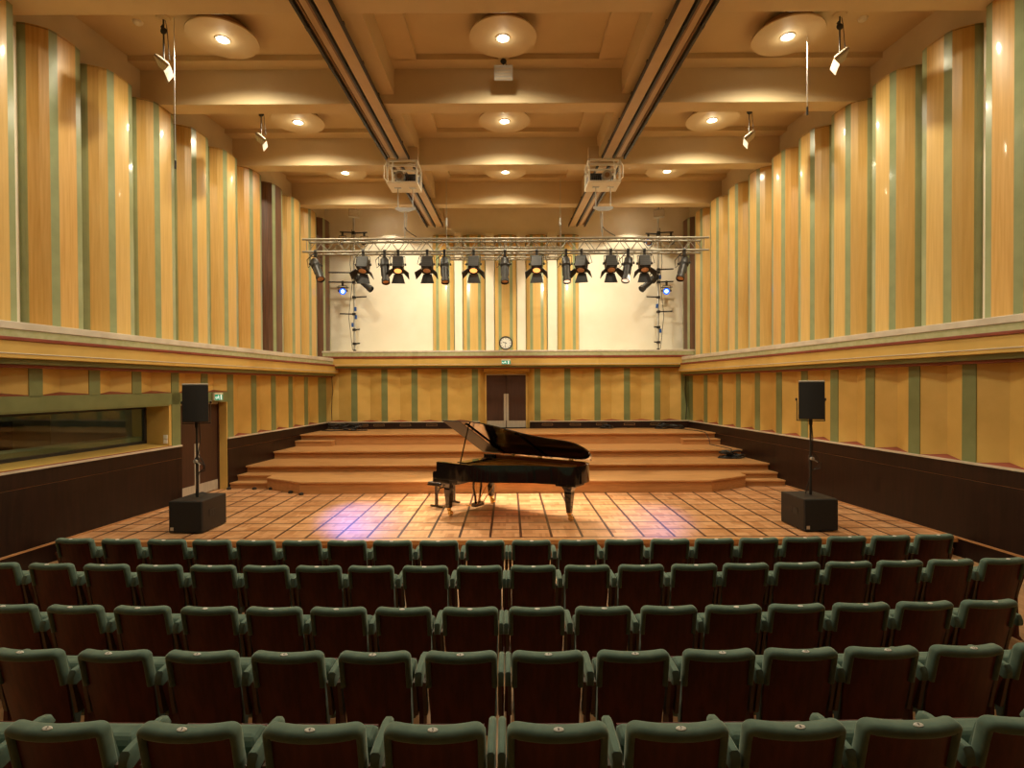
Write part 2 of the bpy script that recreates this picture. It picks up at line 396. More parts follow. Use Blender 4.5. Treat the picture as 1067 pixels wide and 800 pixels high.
# ---- back wall
m = MB()
m.box(wx(-1, YB, .2), -1.07, YB+.2, YB+.4, 0, 3.5); m.box(.87, wx(1, YB, .2), YB+.2, YB+.4, 0, 3.5); m.box(-1.2, 1.0, YB+.2, YB+.4, 3.2, 3.5)
m.box(-7.2, 7.2, YU, YU+.2, 3.4, Z_CEIL+.1)
WB = struct(m.build('wall_back', M_CREAM), 'back wall behind the stage, cream above the ledge', 'wall')
for nm, xa, xb in (('left', wx(-1, YB, .1), -1.0), ('right', .70, wx(1, YB, .1))):
    b = MB(); b.box(xa, xb, YB-.03, YB+.2, Z_P-.1, Z_DADO-.015); o = struct(b.build('baseboard_back_'+nm, M_DADO), 'dark skirting on the back wall %s of the doors' % nm, 'skirting')
    b = MB(); b.box(xa, xb, YB-.05, YB, Z_DADO-.015, Z_DADO+.012); b.build('skirting_rail', M_RAIL, o)
    xs = [-5.0, -4.45, -3.55, -2.65, -1.75] if nm == 'left' else [1.3, 2.25, 3.15, 4.1, 5.0]
    for x in xs:
        b = MB()
        for (p0, p1) in (((x-.18, 1.37), (x+.18, 1.37)), ((x-.18, 1.43), (x+.18, 1.43)), ((x-.18, 1.37), (x-.18, 1.43)), ((x+.18, 1.37), (x+.18, 1.43))):
            b.bar((p0[0], YB-.034, p0[1]), (p1[0], YB-.034, p1[1]), .012, .012)
        b.build('vent_frame', M_BROWN, o)
BM = [-5.29, -4.258, -3.233, -2.208, -1.167, .965, 1.99, 3.015, 4.023, 5.056]
cl, cr_ = -6.22, 6.14
for x in BM:
    b = MB(); b.box(x-.105, x+.105, YB-.012, YB+.25, Z_DADO, 3.36); b.build('green_pilaster', M_GREEN, WB)
b = MB(); b.box(5.87, 6.25, YB-.012, YB+.25, Z_DADO, 3.36); b.build('green_pilaster', M_GREEN, WB)
def bpanel(xa, xb, d=.10):
    xm = (xa+xb)/2; z0, z1 = Z_DADO, 3.4
    m = MB(); m.quad((xa, YB, z0), (xm, YB+d, z0), (xm, YB+d, z1), (xa, YB, z1)); m.quad((xm, YB+d, z0), (xb, YB, z0), (xb, YB, z1), (xm, YB+d, z1))
    m.build('folded_panel', M_YEL, WB)
    m = MB(); m.loft([[(xa, YB-.005, z0-.03), (xb, YB-.005, z0-.03), (xm, YB+d+.02, z0-.03)], [(xa, YB-.005, z0+.013), (xb, YB-.005, z0+.013), (xm, YB+d-.002, z0+.06)]]); m.build('panel_sill', M_RED, WB)
seq = [cl]+BM[:5]
for i in range(5): bpanel(seq[i]+(.105 if i else -.1), seq[i+1]-.105)
seq = BM[5:]+[5.975]
for i in range(5): bpanel(seq[i]+.105, seq[i+1]-.105)
# curved yellow niches beside the doors, and the jambs and head of the opening
for sx, xa, xb in ((-1, -1.062, -.81), (1, .86, .61)):
    m = MB(); n = 8
    pts = [(xa+(xb-xa)*i/n, YB+.26*math.sin(PI/2*i/n)**2) for i in range(n+1)]
    m.loft([[(x, y, Z_P) for x, y in pts], [(x, y, 3.4) for x, y in pts]], cap=False, closed=False)
    m.build('curved_reveal', M_YEL, WB, smooth=50)
m = MB(); m.box(-.87, .67, YB+.03, YB+.19, 3.20, 3.4); m.build('door_head', M_YEL, WB)
def double_door(name, label, mk, w, h, plate=.085):
    "two leaves in local x 0..w, facing -y"
    root = bpy.data.objects.new(name, None); COL.objects.link(root); struct(root, label, 'door')
    for k in range(2):
        m = MB(); a = k*w/2+.004; m.box(a, a+w/2-.008, 0, .05, .01, h); lf = m.build('door_leaf', M_DOOR, root, bevel=.004)
        m = MB(); m.box(a+.01, a+w/2-.018, -.006, 0, .02, .25); m.build('kick_plate', M_STEEL, lf)
        x = w/2-plate if k == 0 else w/2+.004
        m = MB(); m.box(x, x+plate-.004, -.008, 0, .25, 1.18); m.build('push_plate', M_STEEL, lf)
    m = MB(); m.box(-.05, 0, -.03, .06, 0, h+.05); m.box(w, w+.05, -.03, .06, 0, h+.05); m.box(-.05, w+.05, -.03, .06, h, h+.05)
    m.build('door_frame', mk, root)
    m = MB(); m.box(.0, w, -.02, .0, h-.045, h-.01); root2 = m.build('door_closer_rail', M_STEEL, root)
    return root
d = double_door('door_1', 'dark brown double doors with steel plates in the back wall', M_YEL, 1.36, 1.87)
d.location = (-.785, YB+.22, Z_P)
ang = math.atan2(1, K)  # direction of the left wall
d2 = double_door('door_2', 'dark brown double doors recessed in the left wall', M_DOOR, 1.53, 2.10)
# local x runs away from the camera along the left wall, local -y faces into the room
d2.location = wp(-1, 11.81, .20, Z_ST); d2.rotation_euler = (0, 0, math.atan2(1.0, K))
for a, c, o0, o1, z0, z1, nm, mt in ((13.36, 13.62, -.005, .75, Z_ST, 2.42, 'door_jamb', M_YEL), (11.60, 11.78, .02, .75, Z_ST, 2.42, 'door_jamb', M_YEL), (11.7, 13.5, 0, .75, 2.386, 2.5, 'door_head', M_YEL)):
    m = MB(); wbox(m, -1, a, c, o0, o1, z0, z1); m.build(nm, mt, WL)

# ---- control-room window in the left wall
win = MB(); ow = .46
wbox(win, -1, 4.0, 11.42, ow, ow+.06, 2.30, 2.36); wbox(win, -1, 4.0, 11.42, ow, ow+.06, 1.585, 1.645); wbox(win, -1, 11.36, 11.42, ow, ow+.06, 1.585, 2.36); wbox(win, -1, 4.0, 4.06, ow, ow+.06, 1.585, 2.36)
WIN = struct(win.build('window_1', M_BLACK), 'long control-room window in the left wall', 'window')
m = MB(); wbox(m, -1, 4.05, 11.37, ow+.02, ow+.03, 1.63, 2.32); m.build('pane', M_GLASS, WIN)
m = MB(); m.quad(wp(-1, 4.0, 0, 1.535), wp(-1, 11.5, 0, 1.535), wp(-1, 11.42, ow, 1.59), wp(-1, 4.0, ow, 1.59)); m.build('window_sill', M_YEL, WIN)
m = MB(); wbox(m, -1, 4.0, 11.5, -.01, .05, 1.523, 1.537); m.build('red_sill_strip', M_RED, WIN)
m = MB(); wbox(m, -1, 11.42, 11.50, 0, ow+.3, 1.52, 2.45); m.build('jamb', M_YEL, WIN)
m = MB(); wbox(m, -1, 4.0, 11.45, 0, ow+.3, 2.36, 2.42); m.build('window_head', M_GREEN, WIN)
m = MB(); wbox(m, -1, 3.4, 11.6, 2.6, 2.7, .5, 3.2); wbox(m, -1, 3.4, 11.6, ow, 2.7, 2.75, 2.85); wbox(m, -1, 11.6, 11.7, ow+.3, 2.7, .5, 2.8); wbox(m, -1, 3.3, 3.4, ow, 2.7, .5, 2.8)
m.build('control_room_shell', M_SLATE, WIN)
m = MB(); wbox(m, -1, 3.4, 11.6, ow+.06, ow+.50, 1.45, 1.73); m.build('inner_sill', M_SLATE2, WIN)
light('control_room_fill', 'POINT', wp(-1, 8.0, 1.3, 2.55), 30.0, radius=.15)  # added fill light with no fixture, brightens the room behind the glass
for i, (yy, zz) in enumerate(((5.2, 2.05), (7.3, 2.0), (9.6, 2.1))):
    m = MB(); wbox(m, -1, yy, yy+1.0, 2.4, 2.6, 1.3, zz); m.build('rack', M_BLACK, WIN)
# hall behind the camera
m = MB(); m.box(-9, 9, YF-.2, YF, -.1, Z_CEIL+.1); struct(m.build('wall_rear', M_DADO), 'wall behind the seats', 'wall')

# ------------------------------------------------------------------ bowed panels of the upper storey
def bowed(name, label, mp, wid, depth, z0, z1, mface, group, stripes=True):
    "half-octagon panel: mp(s, d, z) maps distance along the wall and distance out of it"
    t = thing(name, label, 'wall panel', mp(wid/2, 0, z0), 0, group)
    o = Vector(t.location)
    def P(s, d, z): return Vector(mp(s*wid, d*depth, z))-o
    fac = [(.0, .0), (.012, .24), (.025, .32), (.10, .68), (.185, .93), (.32, 1.0), (.50, 1.03), (.68, 1.0), (.815, .93), (.90, .68), (.975, .32), (.988, .24), (1.0, .0)]
    def strip(ids, m, nm, sm=None, off=0.0):
        b = MB(); pts = [fac[i] for i in ids]
        outer = [[P(s, d, z) for s, d in pts] for z in (z0, z1)]
        inner = [[P(s+(.5-s)*.06, max(d-.07, -.02), z) for s, d in pts] for z in (z0, z1)]
        b.loft([outer[0]+inner[0][::-1], outer[1]+inner[1][::-1]])
        return b.build(nm, m, t, smooth=sm)
    strip([2, 3, 4], mface, 'side_facet'); strip([5, 6, 7], mface, 'front_facet', 40); strip([8, 9, 10], mface, 'side_facet')
    strip([4, 5], M_STRIPE, 'green_strip'); strip([7, 8], M_STRIPE, 'green_strip')
    strip([0, 1, 2], M_STRIPE, 'green_edge'); strip([10, 11, 12], M_STRIPE, 'green_edge')
    b = MB(); pts = [P(s, d, z1-.03) for s, d in fac]; pts2 = [P(s, d, z1-.012) for s, d in fac]
    b.loft([pts, pts2]); b.build('top_board', M_BROWN, t)
    return t
def side_panels(side, starts, dark):
    nm = 'left' if side < 0 else 'right'
    n = len(starts)
    for i, ya in enumerate(starts):
        k = n-i
        f = M_DARKPAN if i in dark else (M_VENEER2 if (i*7+(3 if side < 0 else 5)) % 5 == 0 else M_VENEER)
        w = .91
        m = MB(); wbox(m, side, ya+w+.005, ya+w+.20, XU-X0-.02, XU-X0+.05, 3.69, 8.30); m.build('cream_strip', M_CREAM, WL if side < 0 else WR)
        def mp(s, d, z, ya=ya): return (side*(XU-d-K*(ya+s))+DX, ya+s, z)
        cnt = 'nearest the back wall' if k == 1 else '%s from the back wall' % ORD[k]
        bowed('acoustic_panel', ('dark brown' if i in dark else 'yellow')+' bowed green-striped panel on the upper %s wall, %s' % (nm, cnt),
              mp, w, .365, 3.70, 8.40, f, 'bowed panels on the upper %s wall' % nm)
LS = [7.52, 8.66, 9.78, 10.90, 12.02, 13.14, 14.25, 15.37, 16.46, 17.57, 18.62]
RS = [7.66, 8.80, 9.93, 11.08, 12.20, 13.30, 14.41, 15.53, 16.67, 17.77, 18.75]
side_panels(-1, LS, (7, 10)); side_panels(1, [y-(.0) for y in RS], (10,))
BP = [(-2.693, -1.919), (-1.616, -.826), (-.506, .284), (.604, 1.361), (1.714, 2.488)]
for i, (a, c) in enumerate(BP):
    def mp(s, d, z, a=a): return (a+s, YU-d, z)
    bowed('acoustic_panel', ['far left', 'second from the left', 'middle', 'second from the right', 'far right'][i]+' of five tall yellow bowed panels on the back wall',
          mp, c-a, .22, 3.93, 8.02, M_VENEER, 'bowed panels on the back wall')

for x0_, x1_ in ((-1.90, -1.635), (-.81, -.52), (.30, .59), (1.375, 1.70)):
    b = MB(); b.box(x0_, x1_, YU-.10, YU+.05, 3.9, 8.12); b.build('cream_pilaster', M_CREAM, WB, bevel=.01)

# ------------------------------------------------------------------ ceiling lamps
def disc_lamp(x, y, lab, lit=True, w=1.0, cone=(150, .7)):
    z = 8.94
    t = thing('ceiling_light', lab, 'ceiling light', (x, y, z), 0, 'round ceiling lights')
    b = MB(); b.lathe([(.11, 0), (.60, 0), (.603, .012), (.60, .025), (.11, .025), (.11, 0)], n=56); b.build('disc', M_CEIL, t, smooth=30)
    b = MB(); b.lathe([(.42, .025), (.45, .025), (.45, Z_FRAME+.06-z), (.42, Z_FRAME+.06-z)], n=40)
    for k in range(24):
        a = k*2*PI/24; b.box(-.006, .006, -.03, .03, 0, 0)
    b.build('drum', M_BROWN, t, smooth=30)
    b = MB(); b.lathe([(.10, -.012), (.125, -.012), (.13, .0), (.10, .02), (.10, -.012)], n=32); b.build('bezel', M_WHITEMET if lit else M_BLACK, t, smooth=30)
    b = MB(); b.lathe([(0.0005, .012), (.10, .012), (.10, .02), (.0005, .02)], n=32); b.build('lamp', E_LAMP if lit else M_GALV, t)
    if lit:
        light('ceiling_lamp_beam', 'SPOT', (x, y, z-.03), DOWN_W*w, aim=(x, y, 0), size=cone[0], blend=cone[1], radius=.06)
        light('ceiling_lamp_glow', 'POINT', (x, y, z-.09), GLOW_W*w, radius=.05)
rows = [(10.0, (-5.08, -.08, 5.0), 1), (13.13, (-4.92, -.08, 4.79), 1), (16.25, (-4.73, -.08, 4.62), 1), (18.9, (-4.2, -.12, 4.25), 1)]
RN = ['nearest row', 'second row from the seats', 'third row from the seats', 'row by the back wall']
for i, (y, xs, w) in enumerate(rows):
    for j, x in enumerate(xs):
        lit = not (i == 3 and j == 1)
        disc_lamp(x, y, 'round ceiling disc with %s lamp, %s of the %s' % ('lit' if lit else 'unlit', ['left', 'middle', 'right'][j], RN[i]), lit, .75 if (i == 0 and j == 1) else (1.0, 1.0, .7, .5)[i], (160, .6) if i < 3 else (93, .2))
for side, x, y, lab in ((-1, -6.5, 9.86, 'small smoke detector on the ceiling near the left wall'), (1, 6.25, 9.86, 'small smoke detector on the ceiling near the right wall')):
    b = MB(); b.lathe([(.001, -.05), (.05, -.05), (.075, -.03), (.085, 0), (.001, 0)], n=24)
    tag(b.build('smoke_detector', M_WHITEMET, smooth=40, loc=(x, y, Z_CEIL if False else Z_CEIL)), lab, 'smoke detector')

# ------------------------------------------------------------------ ceiling tracks and hoists
def track(name, lab, segs, cx, sl, s):
    t = thing(name, lab, 'track', (cx(8), 8, 8.25))
    o = Vector(t.location)
    for ya, yb in segs:
        def L(dx, y, z): return Vector((cx(y)+s*dx, y, z))-o
        b = MB(); b.bar(L(.14, ya, 8.30), L(.14, yb, 8.30), .21, .10); b.build('duct', M_TRACK, t)
        for dx, w, nm in ((.258, .022, 'edge_rail'), (-.02, .04, 'rail'), (-.29, .045, 'rail')):
            b = MB(); b.bar(L(dx, ya, 8.28), L(dx, yb, 8.28), w, .09); b.build(nm, M_BLACK, t)
        b = MB(); b.bar(L(-.15, ya, 8.31), L(-.15, yb, 8.31), .10, .04); b.build('cover_strip', M_TRACK, t)
        b = MB(); b.bar(L(-.08, ya, 8.30), L(-.08, yb, 8.30), .035, .05); b.bar(L(-.235, ya, 8.31), L(-.235, yb, 8.31), .03, .04); b.build('cable_run', M_BROWN, t)
        y = ya+.5
        while y < yb:
            b = MB(); b.bar(L(-.33, y, 8.345), L(.27, y, 8.345), .06, .03); b.bar(L(-.29, y-.05, 8.28), L(-.29, y+.05, 8.28), .075, .06); b.bar(L(-.02, y-.05, 8.28), L(-.02, y+.05, 8.28), .07, .06)
            b.build('bracket', M_BLACK, t); y += 1.05
    return t
cxl = lambda y: -2.80+.024*(y-8)
cxr = lambda y: 2.73-.033*(y-8)
track('ceiling_track', 'long cable track on the ceiling, left of centre', [(5.0, 13.62), (14.1, 19.4)], cxl, .024, 1)
track('ceiling_track', 'long cable track on the ceiling, right of centre', [(5.0, 13.62), (14.1, 19.4)], cxr, -.033, -1)
def hoist(lab, x0, x1, s):
    y0, y1, z0, z1 = 13.38, 14.06, 7.60, 8.16
    c = Vector(((x0+x1)/2, (y0+y1)/2, z0))
    t = thing('truss_hoist', lab, 'hoist', c)
    w, d, h = (x1-x0)/2, (y1-y0)/2, z1-z0; q = .045
    b = MB()
    for sx in (-1, 1):
        for sy in (-1, 1): b.box(sx*w-(q if sx > 0 else 0), sx*w+(q if sx < 0 else 0), sy*d-(q if sy > 0 else 0), sy*d+(q if sy < 0 else 0), .04, h)
    for z in (h-q, h-.16):
        for sy in (-1, 1): b.box(-w, w, sy*d-(q if sy > 0 else 0), sy*d+(q if sy < 0 else 0), z, z+q)
    for sx in (-1, 1): b.box(sx*w-(q if sx > 0 else 0), sx*w+(q if sx < 0 else 0), -d, d, h-q, h)
    b.build('cage', M_WHITEMET, t, bevel=.004)
    b = MB(); b.box(-w, w, -d, d, 0, .045); b.build('floor_plate', M_WHITEMET, t, bevel=.004)
    b = MB(); b.box(-w*.55, w*.9*1, -.12, .22, .05, .30) if s > 0 else b.box(-w*.9, w*.55, -.12, .22, .05, .30); b.build('motor_body', M_LANTERN, t, bevel=.02)
    b = MB(); px = -s*.07; b.cyl((px, -.28, .19), (px, -.10, .19), .12, n=24); b.build('winch_drum', M_GALV, t, smooth=40)
    b = MB(); b.cyl((px, -.30, .19), (px, -.27, .19), .06, n=20); b.build('drum_hub', M_BROWN, t, smooth=40)
    b = MB()
    for k in range(5): b.box(s*.08+k*.045*s-.015, s*.08+k*.045*s+.015, -.20, .15, .06, .22)
    b.build('cooling_fins', M_BLACK, t)
    b = MB(); sx = -s*(w+.05)
    b.tube([(-s*w*.55, -d-.01, h-.03), (-s*w*.62, -d-.03, .25), (-s*w*.55, -d-.04, .05), (-s*w*.9, -d-.03, .02), (sx, -d, .12), (sx, -d+.02, .40), (-s*w*.95, -d+.05, h-.02)], .012, 6)
    b.build('power_cable', M_WHITEMET, t, smooth=60)
    b = MB(); b.box(-s*-.22-.12, -s*-.22+.12, -.1, .1, h, 8.56-z0); b.build('ceiling_post', M_TRACK, t)
    # two chains, spreader bar and hanger down to the truss
    zs = 7.12-z0
    b = MB()
    for x in (-.16, .20): b.cyl((x, 0, 0), (x, 0, zs), .012, n=6); b.box(x-.08, x+.08, -.05, .05, -.012, .0)
    b.build('chain', M_GALV, t)
    b = MB(); b.prism([(-.22, -.05+zs), (-.10, -.10+zs), (.14, -.10+zs), (.26, -.05+zs), (.26, zs), (-.22, zs)], -.02, .02, mp=lambda a, bb, cc: (a, cc, bb)); b.build('spreader_bar', M_GALV, t)
    b = MB(); zt = 6.36-z0; b.cyl((0, 0, zs-.1), (0, 0, zt), .014, n=6); b.cyl((s*.05, .02, zs-.1), (s*.02, .04, zt+.15), .008, n=6); b.build('hanger_cable', M_GALV, t)
    b = MB(); b.tube([(0, 0, zt+.28), (.05, -.02, zt+.2), (.18, -.05, zt+.1), (.30, -.1, zt+.02)], .012, 6); b.build('control_cable', M_BLACK, t, smooth=60)
    return t
hoist('white open-frame truss hoist under the left ceiling track', -2.92, -2.17, 1)
hoist('white open-frame truss hoist under the right ceiling track', 1.92, 2.70, -1)

# ------------------------------------------------------------------ trusses
def truss(lab, x0, x1, y0, z0, s, nb):
    t = thing('lighting_truss', lab, 'truss', ((x0+x1)/2, y0, z0)); o = Vector(t.location)
    for dy in (0, s):
        for dz in (0, s):
            b = MB(); e = .12 if dy else 0
            b.cyl(Vector((x0+e*.5, y0+dy, z0+dz))-o, Vector((x1-e*.8, y0+dy, z0+dz))-o, .026, n=12); b.build('chord', M_ALU, t, smooth=40)
    st_ = (x1-x0-.3)/nb
    for nm, f in (('front_lacing', lambda k: ((0, 0), (0, s))), ('rear_lacing', lambda k: ((s, 0), (s, s))), ('top_lacing', lambda k: ((0, s), (s, s))), ('bottom_lacing', lambda k: ((0, 0), (s, 0)))):
        b = MB()
        for k in range(nb):
            p, q = f(k); xa = x0+.15+k*st_
            if k % 2: p, q = q, p
            b.cyl(Vector((xa, y0+p[0], z0+p[1]))-o, Vector((xa+st_, y0+q[0], z0+q[1]))-o, .010, n=6)
        for xe in (x0+.10, x1-.12, (x0+x1)/2-.02, (x0+x1)/2+.02):
            p, q = f(0); b.cyl(Vector((xe, y0+p[0], z0+p[1]))-o, Vector((xe, y0+q[0], z0+q[1]))-o, .012, n=6)
        b.build(nm, M_ALU, t)
    return t
TX0, TX1, TY, TZ, TS = -5.02, 4.88, 13.60, 6.02, .30
truss('long aluminium lighting truss hanging over the stage', TX0, TX1, TY, TZ, TS, 44)
t2 = truss('short aluminium truss hanging behind the long one', -1.90, 1.68, 17.0, 6.64, .30, 18)
b = MB()
for x in (-1.90, 1.60): b.cyl((x+.11, .15, .3), (x+.11, .15, Z_CEIL-6.64), .010, n=6); b.cyl((x+.11, .15, 1.0), (x+.11, .15, 1.25), .035, n=8)
b.build('hanging_rod', M_GALV, t2)
b = MB()
for k, x in enumerate((-4.2, -2.4, .9, 2.9, 3.4)): b.cyl((x, TY+.02, TZ-.012), (x+.35, TY+.02, TZ-.012), .03, n=8)

def lantern_clamp(t, zt):
    "hook clamp from the lamp's hanging point (z 0) up to the chord at zt"
    b = MB(); b.box(-.03, .03, -.035, .035, -.02, zt-.02); b.lathe([(.03, -.03), (.046, -.03), (.046, .03), (.03, .03), (.03, -.03)], (0, 0, zt), (1, 0, 0), 14)
    b.build('clamp', M_BLACK, t)
def aimrot(d):
    x, y, z = frame_of(-Vector(d)); return Matrix((x, y, z)).transposed().to_4x4()
def yoke(t, c, half, axis):
    a = Vector(axis).normalized()*half; c = Vector(c)
    b = MB(); b.bar((a.x, a.y, -.03), (-a.x, -a.y, -.03), .035, .012)
    for s in (-1, 1): b.bar(Vector((a.x*s, a.y*s, -.03)), c+a*s, .010, .035)
    b.build('yoke', M_BLACK, t)
    b = MB()
    for s in (-1, 1): b.cyl(c+a*s*.92, c+a*s*1.18, .03, n=10)
    b.build('tilt_knob', M_BLACK, t)
def profile_lamp(x, d, lab, lens=None, pos=None, L=.72, group='profile lanterns on the long truss'):
    p = pos or (x, TY+.0, TZ-.10)
    t = thing('profile_spotlight', lab, 'stage light', p, 0, group)
    c = Vector((0, 0, -.22)); R = Matrix.Translation(c) @ aimrot(d); s = L/.72
    b = MB(); b.lathe([(.001, .18), (.07, .18), (.10, .14), (.105, .02), (.115, .0), (.115, -.06), (.085, -.10), (.08, -.12), (.001, -.12)], n=18); b.xf(R @ Matrix.Scale(s, 4)); b.build('lamp_house', M_LANTERN, t, smooth=35)
    b = MB(); b.lathe([(.001, -.11), (.085, -.11), (.085, -.44), (.10, -.45), (.10, -.54), (.085, -.55), (.085, -.50), (.001, -.50)], n=18); b.xf(R @ Matrix.Scale(s, 4)); b.build('barrel', M_LANTERN, t, smooth=35)
    b = MB(); b.box(-.10, .10, -.025, .025, -.34, -.12); b.xf(R @ Matrix.Scale(s, 4)); b.build('shutter_rail', M_BLACK, t)
    b = MB(); b.lathe([(.001, -.52), (.05, -.517), (.084, -.505), (.084, -.50), (.001, -.50)], n=18); b.xf(R @ Matrix.Scale(s, 4)); b.build('lens', lens or M_LENS, t, smooth=40)
    hx, hy, hz = frame_of(-Vector(d)); yoke(t, c, .135*s, hx); lantern_clamp(t, .10)
    b = MB(); hx = Vector(hx); b.tube([hx*.05*s+Vector((0, 0, .05)), hx*.22*s+Vector((0, .03, -.12)), hx*.20*s+Vector((0, .05, -.30)), c+Vector((0, .05, .1))], .010, 6); b.build('lamp_cable', M_BLACK, t, smooth=60)
    return t
def fresnel_lamp(x, lab, lit, tw=0.0, doors=(1, 1, 0, 1)):
    p = (x, TY+.0, TZ-.10)
    t = thing('fresnel_spotlight', lab, 'stage light', p, tw, 'fresnel lanterns on the long truss')
    d = Vector((0, -.46, -.89)).normalized(); c = Vector((0, 0, -.22)); R = Matrix.Translation(c) @ aimrot(d)
    # local axes of R: x sideways, y up/back, -z forwards
    b = MB(); b.loft([[(-.115, -.13, .17), (.115, -.13, .17), (.115, .13, .17), (-.115, .13, .17)], [(-.13, -.145, .12), (.13, -.145, .12), (.13, .145, .12), (-.13, .145, .12)], [(-.13, -.145, -.17), (.13, -.145, -.17), (.13, .145, -.17), (-.13, .145, -.17)]])
    b.xf(R); b.build('housing', M_LANTERN, t, bevel=.012)
    b = MB()
    for k in range(5): b.box(-.13-.004, .134, -.147, .147, -.12+k*.055, -.112+k*.055)
    b.xf(R); b.build('cooling_rib', M_BLACK, t)
    b = MB(); b.lathe([(.09, -.165), (.125, -.165), (.13, -.20), (.09, -.20), (.09, -.165)], n=24); b.xf(R); b.build('lens_ring', M_BLACK, t, smooth=35)
    b = MB(); b.lathe([(.001, -.225), (.05, -.22), (.10, -.19), (.10, -.17), (.001, -.17)], n=24); b.xf(R); b.build('lens', E_LENS if lit else M_LENS, t, smooth=50)
    for k, (ax, ay) in enumerate(((1, 0), (-1, 0), (0, 1), (0, -1))):
        if not doors[k]: continue
        A = Vector((ax, ay, 0)); T = Vector((-ay, ax, 0)); z = Vector((0, 0, 1)); th = .006
        tilt = .70 if ax else .28
        h0 = A*.13-z*.19; L = .21 if ax else .24
        h1 = h0+(A*math.sin(tilt)-z*math.cos(tilt))*L
        wa, wb_ = (.085, .13) if ax else (.10, .165)
        n = (A*math.cos(tilt)+z*math.sin(tilt))*th
        b = MB(); b.loft([[h0-T*wa-n, h0+T*wa-n, h0+T*wa+n, h0-T*wa+n], [h1-T*wb_-n, h1+T*wb_-n, h1+T*wb_+n, h1-T*wb_+n]]); b.xf(R); b.build('barn_door', M_BLACK, t)
    yoke(t, c, .165, (1, 0, 0)); lantern_clamp(t, .10)
    b = MB(); b.tube([(.04, 0, .05), (.2, .03, -.02), (.25, .05, -.2), (.16, .08, -.22)] if x > 0 else [(-.04, 0, .05), (-.2, .03, -.02), (-.25, .05, -.2), (-.16, .08, -.22)], .008, 6); b.build('lamp_cable', M_BLACK, t, smooth=60)
    return t
P = profile_lamp; TW = 'long truss'
P(-4.70, (.42, -.55, -.80), 'tilted black profile lantern at the left end of the long truss')
fresnel_lamp(-3.54, 'black barn-door lantern, leftmost on the long truss', False)
P(-3.02, (.15, -.45, -.92), 'black profile lantern between the two leftmost barn-door lanterns')
fresnel_lamp(-2.69, 'glowing orange barn-door lantern, second from the left on the long truss', True, .12)
fresnel_lamp(-1.98, 'black barn-door lantern with unlit lens, third from the left', False)
P(-1.56, (.08, -.45, -.92), 'black profile lantern hanging in front of the far left bowed back panel')
fresnel_lamp(-.85, 'glowing orange barn-door lantern, nearest left of the middle of the truss', True)
P(-.09, (.0, -.45, -.92), 'black profile lantern at the middle of the long truss, above the clock')
fresnel_lamp(.69, 'glowing orange barn-door lantern, nearest right of the middle of the truss', True, -.12)
P(1.40, (.0, -.45, -.92), 'black profile lantern with pale lens, first right of the middle', E_LENS2)
fresnel_lamp(1.78, 'black barn-door lantern twisted left, third from the right on the truss', False, -.35)
fresnel_lamp(2.49, 'black barn-door lantern with pinkish lens, second from the right on the truss', False)
P(2.91, (-.22, -.45, -.90), 'black profile lantern with pale lens, between the two rightmost barn-door lanterns', E_LENS2)
fresnel_lamp(3.31, 'black barn-door lantern, rightmost on the long truss', False, -.1)
P(4.28, (-.34, -.50, -.80), 'tilted black profile lantern at the right end of the long truss')
for x, aim, w in ((-2.69, (-1.5, 10.9, .5), 1.0), (-.85, (-.5, 11.5, .5), 1.0), (.69, (.8, 11, .5), 1.0), (1.40, (1.2, 10.6, .5), .8), (2.91, (1.0, 11.2, .5), .8)):
    light('lantern_beam', 'SPOT', (x, TY-.16, TZ-.62), STAGE_W*w, aim=aim, size=52, blend=.8, radius=.10)

# ------------------------------------------------------------------ side booms standing on the back ledge
def boom(lab, x, y, arms, s, tapes):
    t = thing('boom_pole', lab, 'lighting pole', (x, y, 3.925), 0, 'boom poles on the back ledge'); z0 = 3.925
    b = MB(); b.cyl((0, 0, 0), (0, 0, Z_CEIL-z0), .035, n=14); b.build('pole', M_GALV, t, smooth=40)
    b = MB(); b.lathe([(.001, 0), (.11, 0), (.11, .012), (.05, .02), (.05, .07), (.001, .07)], n=18); b.build('base_flange', M_BLACK, t, smooth=40)
    for z, dx, L in arms:
        b = MB(); b.cyl((0, -.05, z-z0), (dx*L, -.08, z-z0+.012), .024, n=10); b.box(-.05, .05, -.09, .04, z-z0-.04, z-z0+.04); b.build('cross_arm', M_BLACK, t)
    for z, dx in tapes:
        b = MB(); b.box(dx-.035, dx+.035, -.06, .02, z-z0-.07, z-z0+.07); b.build('blue_connector', M_BLUE, t, bevel=.01)
    b = MB(); b.tube([(s*.05, -.05, 4.2), (s*.12, -.06, 3.0), (s*.05, -.05, 2.4), (s*.18, -.06, 1.2), (s*.06, -.05, .05)], .010, 6); b.build('boom_cable', M_BLACK, t, smooth=60)
    return t
BL, BR, BYY = -5.33, 5.16, 19.25
boom('steel lighting pole with short arms on the back ledge, at left', BL, BYY, [(8.02, -1, .46), (8.0, 1, .48), (6.64, -1, .88), (6.31, -1, .88), (5.80, 1, .44), (5.22, -1, .48), (4.68, 1, .20), (4.2, 1, .2)], -1, [(5.40, .04), (5.12, .06), (4.85, -.06)])
boom('steel lighting pole with short arms on the back ledge, at right', BR, BYY, [(7.92, -1, .45), (7.96, 1, .50), (6.60, -1, .30), (6.70, 1, .50), (6.27, 1, .50), (5.75, -1, .42), (5.25, 1, .46), (4.72, -1, .16), (4.2, -1, .16)], 1, [(6.45, .06), (5.45, -.05), (4.6, .07)])
